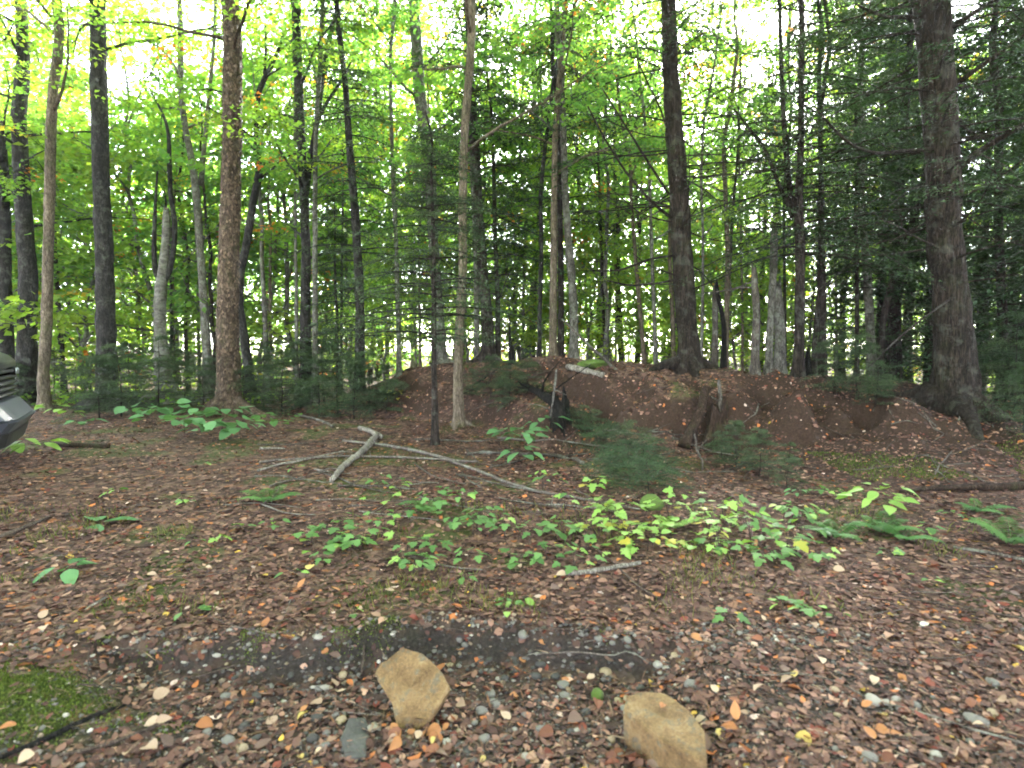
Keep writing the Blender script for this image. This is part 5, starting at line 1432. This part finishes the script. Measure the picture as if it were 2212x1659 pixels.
# ------------------------------------------------------------------ fallen leaves
def litter():
    r = np.random.default_rng(90)
    N = 165000
    u = r.uniform(-1.25, 1.25, N)
    a = .55     # density falls a little slower than perspective
    y0, y1 = 1.25, 19.0
    q = r.random(N)
    Y = (y0 ** a + q * (y1 ** a - y0 ** a)) ** (1 / a)
    Y = np.where(r.random(N) < .45, np.exp(r.uniform(math.log(y0), math.log(y1), N)), Y)
    bank = r.random(N) < .13
    u = np.where(bank, r.uniform(-.2, 1.0, N), u); Y = np.where(bank, r.uniform(5, 12.5, N), Y)
    X = u * Y
    led, w, wide = zones(X, Y)
    cov = np.where(Y < led - .02, 1 - .3 * wide, 1.0)
    cov = cov * np.where((np.abs(Y - led + .06) < .08), 1 - .5 * w, 1.0)
    mossd = np.exp(-(((X + 1.95) / .42) ** 2 + ((Y - 2.18) / .23) ** 2))
    cov = cov * (1 - .96 * np.clip(mossd * 1.9 - .2 + .8 * vnoise(X * 6, Y * 6), 0, 1))
    cov = cov * (.75 + .9 * (vnoise(X * 1.6, Y * 1.6) + .2))
    ub = X / Y
    cov = cov * np.where((ub > .4) & (Y > 6), .9, 1)
    e = .05; Z = height(X, Y)
    slope = np.hypot((height(X + e, Y) - Z) / e, (height(X, Y + e) - Z) / e)
    cov = cov * (1 - .5 * sstep(.8, 1.5, slope))
    k = r.random(N) < cov
    X, Y = X[k], Y[k]; N = len(X)
    Z = height(X, Y)
    e = .02
    gx = (height(X + e, Y) - Z) / e; gy = (height(X, Y + e) - Z) / e
    s = np.minimum(r.lognormal(math.log(.029), .5, N), r.uniform(.045, .07, N)) * np.interp(Y, [1.5, 4, 12], [.9, 1.05, 1.25])
    yaw = r.uniform(0, 6.28, N)
    tilt = r.normal(0, .17, (N, 2))
    nn = np.stack([-gx + tilt[:, 0], -gy + tilt[:, 1], np.ones(N)], -1); nn /= np.linalg.norm(nn, axis=1)[:, None]
    d = np.stack([np.cos(yaw), np.sin(yaw), np.zeros(N)], -1); d -= nn * (d * nn).sum(1)[:, None]; d /= np.linalg.norm(d, axis=1)[:, None]
    sd = np.cross(nn, d)
    wd = r.uniform(.22, .4, N)[:, None] * s[:, None]; S = s[:, None]
    cu = r.normal(.05, .08, N)[:, None] * S; fo = r.normal(.04, .08, N)[:, None] * S
    p = np.stack([X, Y, Z + r.uniform(.001, .011, N)], -1)
    V = np.stack([p - d * S * .5 + nn * cu, p - d * S * .12 + sd * wd + nn * fo, p - d * S * .12 - sd * wd + nn * fo, p, p + d * S * .25 + sd * wd * .8 + nn * fo, p + d * S * .25 - sd * wd * .8 + nn * fo, p + d * S * .55 + nn * cu], 1)
    tri = np.array([(0, 3, 1), (0, 2, 3), (1, 3, 4), (3, 2, 5), (3, 6, 4), (3, 5, 6)])
    pal = np.array([(.082, .046, .036), (.055, .031, .025), (.12, .070, .054), (.19, .115, .085), (.30, .20, .145), (.33, .125, .04), (.46, .38, .33), (.12, .035, .022), (.38, .27, .05), (.035, .022, .019)])
    w_ = np.array([.25, .17, .21, .14, .045, .020, .005, .04, .004, .13])
    c = pal[r.choice(10, N, p=w_ / w_.sum())] * r.uniform(.75, 1.25, (N, 1)) * np.array([[1.2, 1.06, 1.03]])
    F = (np.arange(N)[:, None, None] * 7 + tri[None]).reshape(-1, 3)
    o = obj('leaf_litter', mesh('leaf_litter', V.reshape(-1, 3), F, M['litter'], np.repeat(c, 7, 0), True)); o['kind'] = 'stuff'
litter()
def debris():
    r = np.random.default_rng(93)
    N = 32000
    u = r.uniform(-1.2, 1.2, N); Y = np.exp(r.uniform(math.log(1.3), math.log(11), N)); X = u * Y
    p_ = np.stack([X, Y, height(X, Y) + r.uniform(.006, .02, N)], -1)
    yaw = r.uniform(0, 6.28, N)
    d = np.stack([np.cos(yaw), np.sin(yaw), r.normal(0, .15, N)], -1)
    pal = np.array([(.10, .055, .035), (.16, .10, .065), (.05, .03, .022), (.22, .15, .10), (.13, .06, .03)])
    c = pal[r.integers(0, 5, N)] * r.uniform(.7, 1.3, (N, 1))
    s = r.lognormal(math.log(.035), .5, N)
    V, F, C = leaves(p_, d, np.tile([0, 0, 1.0], (N, 1)) + r.normal(0, .3, (N, 3)), s, .035, .01, c)
    o = obj('needle_litter', mesh('needle_litter', V, F, M['litter'], C)); o['kind'] = 'stuff'
debris()
DL = {}
for key in dl:
    DL[key] = [shared('fallen_leaf', blade(OVATE if i < 3 else ROUND, c, f, .02, 30 + i), dl[key]) for i, (c, f) in enumerate(((.25, .5), (-.3, .35), (.1, .8), (.2, .4), (-.15, .25)))]
fr = np.random.default_rng(91)
fz = {'orange': 'curled bright orange-brown leaf', 'rust': 'dark rust-red dead leaf', 'tan': 'crisp pale tan dead leaf', 'brown': 'wet dull brown dead leaf', 'pale': 'small bleached whitish leaf', 'yellow': 'fallen yellow leaf'}
cnt = 0
while cnt < 300:
    x, y = fr.uniform(-60, 2270), 1150 + 500 * fr.random() ** .75
    if x < 300 and 1420 < y < 1560 and fr.random() < .7: continue
    g = on_ground(x, y)
    key = fr.choice(list(dl), p=[.20, .19, .25, .31, .02, .03])
    zone = ' lying on pebbly wet ground' if y > 1400 else ' lying on drier open litter'
    s = fr.uniform(.032, .068) * (.62 if key == 'pale' else 1)
    o = obj('fallen_leaf', DL[key][fr.integers(0, 5)], None, (g[0], g[1], g[2] + .012 + .1 * s))
    o.scale = (s, s, s); o.rotation_euler = (fr.normal(0, .35), fr.normal(0, .3), fr.uniform(0, 6.28))
    tag(o, fz[key] + zone, 'leaf', key + ' fallen leaves' + zone); cnt += 1

for i in range(26):
    rr = np.random.default_rng(2600 + i)
    cx, cy = [(880, 1568), (1430, 1640)][i % 2]
    a = rr.uniform(-.3, 3.4); g = on_ground(cx + 95 * math.cos(a) * rr.uniform(.8, 1.15), min(1655, cy + 40 * math.sin(a) * rr.uniform(.5, 1.1)))
    key = ['orange', 'rust', 'tan', 'brown'][i % 4]; s = rr.uniform(.04, .07)
    o = obj('fallen_leaf', DL[key][rr.integers(0, 5)], None, (g[0], g[1], g[2] + .02))
    o.scale = (s, s, s); o.rotation_euler = (rr.normal(0, .6), rr.normal(0, .5), rr.uniform(0, 6.28))
    tag(o, ['brown leaf drifted against the base of the upright tan slab', 'brown leaf drifted against the base of the blocky tan rock'][i % 2], 'leaf', ['leaves against the upright tan slab', 'leaves against the blocky tan rock'][i % 2])
g = on_ground(1428, 1560)
for dx, dy, key in ((.01, .0, 'orange'),):
    o = obj('fallen_leaf', DL[key][2], None, tuple(flat_pts([(1428, 1530)], on_ground(1440, 1600)[2] + .125)[0])); o.scale = (.05,) * 3; o.rotation_euler = (.1, .1, 1.0)
    tag(o, 'single orange leaf lying on top of the blocky tan rock', 'leaf')

# ------------------------------------------------------------------ moss and grass
def fuzz(name, N, xs, ys, wfun, hgt, pal, width, seed, material='moss', lean=.5, off=0):
    r = np.random.default_rng(seed)
    X = r.uniform(*xs, N); Y = r.uniform(*ys, N)
    k = r.random(N) < wfun(X, Y); X, Y = X[k], Y[k]; N = len(X)
    p = np.stack([X, Y, height(X, Y) + off], -1)
    yaw = r.uniform(0, 6.28, N)
    d = np.stack([np.cos(yaw) * lean * r.random(N), np.sin(yaw) * lean * r.random(N), np.ones(N)], -1)
    nn = np.stack([np.cos(yaw + 1.6), np.sin(yaw + 1.6), np.zeros(N)], -1)
    s = hgt * r.uniform(.5, 1.3, N)
    c = pal[r.integers(0, len(pal), N)] * r.uniform(.7, 1.3, (N, 1))
    V, F, C = leaves(p, d, nn, s, width, .05, c)
    o = obj(name, mesh(name, V, F, M[material], C)); o['kind'] = 'stuff'
MOSS = np.array([(.065, .095, .014), (.095, .135, .02), (.045, .065, .012), (.13, .16, .03)])
def moss_w(X, Y):
    m = np.exp(-(((X + 2.0) / .40) ** 2 + ((Y - 2.16) / .21) ** 2)) * 1.9
    return np.clip(m - .3 + .9 * vnoise(X * 5, Y * 5) + .5 * vnoise(X * 14, Y * 14), 0, 1)
fuzz('moss', 130000, (-2.9, -1.2), (1.55, 2.9), moss_w, .010, MOSS, .34, 95, lean=1.0)
fuzz('moss', 26000, (-1.3, .6), (2.4, 3.0), lambda X, Y: np.clip(1.3 * np.exp(-((Y - zones(X, Y)[0] - .0) / .06) ** 2) * sstep(.0, .25, vnoise(X * 4 + 2, Y * 4)) * zones(X, Y)[1], 0, 1), .010, MOSS, .34, 96)
g = on_ground(2030, 985)
fuzz('moss', 12000, (g[0] - 1.2, g[0] + 1.5), (g[1] - .6, g[1] + .6), lambda X, Y: np.clip(sstep(.05, .3, vnoise(X * 2.2, Y * 2.2) + .5 * vnoise(X * 7, Y * 7)) , 0, 1), .02, MOSS * .8, .25, 97)
GR = np.array([(.10, .12, .03), (.14, .14, .045), (.075, .10, .028), (.17, .16, .06)])
def grass_w(X, Y):
    a = sstep(.05, .3, vnoise(X * 2.4 + 7, Y * 2.4))
    return a * (sstep(2.75, 3.0, Y) * (1 - sstep(4.0, 5.2, Y)))
fuzz('grass', 17000, (-4.5, 3.6), (2.7, 5.2), grass_w, .075, GR, .016, 98, 'leaf', 1.3)

# ------------------------------------------------------------------ black vehicle at the left edge (nose only in view)
HAZE = 0.0006
def vehicle():
    far = np.array([-6.74, 7.84]); dirw = np.array([-.55, .835]); W = 1.86      # width direction, far front corner
    fwd = np.array([.835, .55])
    c = far - dirw * W / 2
    gz = min(hz(*far), hz(*(far - dirw * W)))
    root = empty('parked_pickup', (c[0], c[1], gz), 'black pickup truck nose with glossy hood and highlight-tinted bumper at forest edge', 'vehicle')
    root.scale = (1, 1, 1.06)
    root.rotation_euler = (0, 0, math.atan2(fwd[1], fwd[0]))       # local +x forward, +y = left side (far one)
    import bmesh
    def loft(name, secs, m, parent=root, bev=0.0, smooth=True):
        """secs: list of (x, list of (y,z)) cross sections, same count"""
        V = np.array([(x, y, z) for x, s in secs for (y, z) in s]); n = len(secs[0][1]); F = []
        for i in range(len(secs) - 1):
            for j in range(n):
                a, b = i * n + j, i * n + (j + 1) % n
                F.append((a, b, b + n, a + n))
        F.append(tuple(range(n))[::-1]); F.append(tuple(range((len(secs) - 1) * n, len(secs) * n)))
        bm = bmesh.new(); vs = [bm.verts.new(tuple(v)) for v in V]
        for f in F: bm.faces.new([vs[k] for k in f])
        bmesh.ops.recalc_face_normals(bm, faces=bm.faces)
        if bev: bmesh.ops.bevel(bm, geom=[e for e in bm.edges if len(e.link_faces) == 2 and e.calc_face_angle(0) > .5], offset=bev, segments=3, affect='EDGES')
        me = bpy.data.meshes.new(name); bm.to_mesh(me); bm.free()
        me.materials.append(M[m])
        if smooth: me.polygons.foreach_set('use_smooth', np.ones(len(me.polygons), bool))
        return obj(name, me, parent)
    w = W / 2
    def sec(hw, z0, z1, r=.08, crown=.03):
        return [(-hw, z0), (hw, z0), (hw, z1 - r), (hw - r, z1), (hw * .4, z1 + crown), (-hw * .4, z1 + crown), (-hw + r, z1), (-hw, z1 - r)]
    loft('body', [(-5.2, sec(w, .45, 1.05)), (-3.0, sec(w, .42, 1.1)), (-1.5, sec(w, .42, 1.14)), (-.35, sec(w * .97, .42, 1.12)), (-.13, sec(w * .93, .45, 1.08))], 'car_paint')
    loft('hood', [(-1.55, sec(w * .95, 1.10, 1.33, .1)), (-.7, sec(w * .94, 1.10, 1.33, .1)), (-.28, sec(w * .91, 1.08, 1.30, .1)), (-.12, sec(w * .88, 1.08, 1.24, .08)), (-.05, sec(w * .84, 1.10, 1.17, .03, .01))], 'car_paint')
    loft('cabin', [(-3.6, sec(w * .92, 1.1, 1.7, .1)), (-3.3, sec(w * .84, 1.1, 1.95, .12)), (-2.2, sec(w * .84, 1.1, 1.95, .12)), (-1.5, sec(w * .94, 1.1, 1.36, .1))], 'car_glass')
    loft('roof', [(-3.45, sec(w * .80, 1.94, 1.99, .02)), (-2.15, sec(w * .80, 1.94, 1.99, .02))], 'car_paint')
    gr = loft('grille', [(-.16, sec(w * .88, .72, 1.12, .03, 0)), (-.09, sec(w * .86, .74, 1.10, .03, 0))], 'car_black')
    for k in range(5):
        z = .76 + k * .068
        loft('grille_bar', [(-.12, [(-w * .89, z), (w * .89, z), (w * .89, z + .035), (-w * .89, z + .035)]), (-.045, [(-w * .84, z + .004), (w * .84, z + .004), (w * .84, z + .028), (-w * .84, z + .028)])], 'car_plastic', gr, .008)
    for s in (-1, 1):
        hl = loft('headlight', [(-.22, [(s * w * .60, .98), (s * w * .91, .98), (s * w * .91, 1.10), (s * w * .60, 1.10)]), (-.035, [(s * w * .62, .99), (s * w * .86, .99), (s * w * .86, 1.09), (s * w * .62, 1.09)])], 'car_black', root, .01)
        for k in range(3):
            y = s * w * (.66 + .07 * k)
            loft('reflector', [(-.04, [(y - .018, 1.0), (y + .018, 1.0), (y + .018, 1.08), (y - .018, 1.08)]), (-.02, [(y - .015, 1.005), (y + .015, 1.005), (y + .015, 1.075), (y - .015, 1.075)])], 'car_lamp', hl, .004)
    def bump_sec(z0, z1, dep, hw):
        pts = []
        for t in np.linspace(-1, 1, 13):
            pts.append((dep - .18 * abs(t) ** 5, t * hw))
        return pts
    def wrap(name, z0, z1, dep0, dep1, hw, m, th=.25):
        V, F = [], []
        n = 17
        for t in np.linspace(-1, 1, n):
            back = .22 * abs(t) ** 8
            y = t * hw * (1 - .02 * abs(t) ** 8)
            V += [(dep0 - back - th, y, z0), (dep0 - back, y, z0), (dep1 - back, y, z1), (dep1 - back - th, y, z1)]
        for i in range(n - 1):
            for j in range(4):
                a, b = i * 4 + j, i * 4 + (j + 1) % 4
                F.append((a, b, b + 4, a + 4))
        F.append((0, 1, 2, 3)); F.append(tuple((n - 1) * 4 + k for k in (3, 2, 1, 0)))
        bm = bmesh.new(); vs = [bm.verts.new(v) for v in V]
        for f in F: bm.faces.new([vs[k] for k in f])
        bmesh.ops.recalc_face_normals(bm, faces=bm.faces)
        bmesh.ops.bevel(bm, geom=[e for e in bm.edges if e.calc_face_angle(0) > .7], offset=.01, segments=2, affect='EDGES')
        me = bpy.data.meshes.new(name); bm.to_mesh(me); bm.free(); me.materials.append(M[m])
        me.polygons.foreach_set('use_smooth', np.zeros(len(me.polygons), bool))
        return obj(name, me, root)
    wrap('bumper', .54, .72, .13, -.01, w * 1.02, 'car_bumper', .3)
    wrap('lower_bumper', .40, .53, .06, .16, w * 1.03, 'car_bumper', .3)
    wrap('air_dam', .24, .405, .03, .08, w * 1.0, 'car_plastic', .3)
    for sx in (-.98, -4.3):
        for s in (-1, 1):
            r_ = .40
            th = np.linspace(0, 2 * math.pi, 25)[:-1]
            prof = [(.10, .23), (.12, .30), (.12, .37), (.10, .40), (-.10, .40), (-.12, .37), (-.12, .30), (-.10, .23)]
            V = np.array([(math.cos(t) * q, y, math.sin(t) * q) for t in th for (y, q) in prof]); n = len(prof)
            F = [(i * n + j, i * n + (j + 1) % n, ((i + 1) % 24) * n + (j + 1) % n, ((i + 1) % 24) * n + j) for i in range(24) for j in range(n)]
            wh = bpy.data.objects.new('wheel', mesh('wheel_tyre', V, F, M['tyre'], smooth=True)); COL.objects.link(wh); wh.parent = root
            wh.location = (sx, s * (w - .10), .40)
            pr2 = [(.06 * s, 0.0), (.08 * s, .06), (.05 * s, .16), (.09 * s, .22), (.09 * s, .245)]
            V = np.array([(math.cos(t) * q, y, math.sin(t) * q) for t in th for (y, q) in pr2]); n = len(pr2)
            F = [(i * n + j, i * n + j + 1, ((i + 1) % 24) * n + j + 1, ((i + 1) % 24) * n + j) for i in range(24) for j in range(n - 1)]
            obj('rim', mesh('rim', V, F, M['rim'], smooth=True), wh)
vehicle()

# ------------------------------------------------------------------ the faint haze of the woods
def haze():
    x0, x1, y0, y1, z0, z1 = -165, 165, -115, 185, -1.6, 24
    V = [(x, y, z) for z in (z0, z1) for (x, y) in ((x0, y0), (x1, y0), (x1, y1), (x0, y1))]
    F = [(0, 3, 2, 1), (4, 5, 6, 7), (0, 1, 5, 4), (1, 2, 6, 5), (2, 3, 7, 6), (3, 0, 4, 7)]
    m = bpy.data.materials.new('haze'); m.use_nodes = True
    nt = m.node_tree; nt.nodes.remove(nt.nodes['Principled BSDF'])
    v = nt.nodes.new('ShaderNodeVolumePrincipled')
    v.inputs['Color'].default_value = (.92, .95, 1, 1); v.inputs['Density'].default_value = HAZE; v.inputs['Anisotropy'].default_value = .3
    nt.links.new(v.outputs[0], nt.nodes['Material Output'].inputs['Volume'])
    o = obj('haze', mesh('haze', V, F, m)); o['kind'] = 'stuff'
if HAZE > 0: haze()
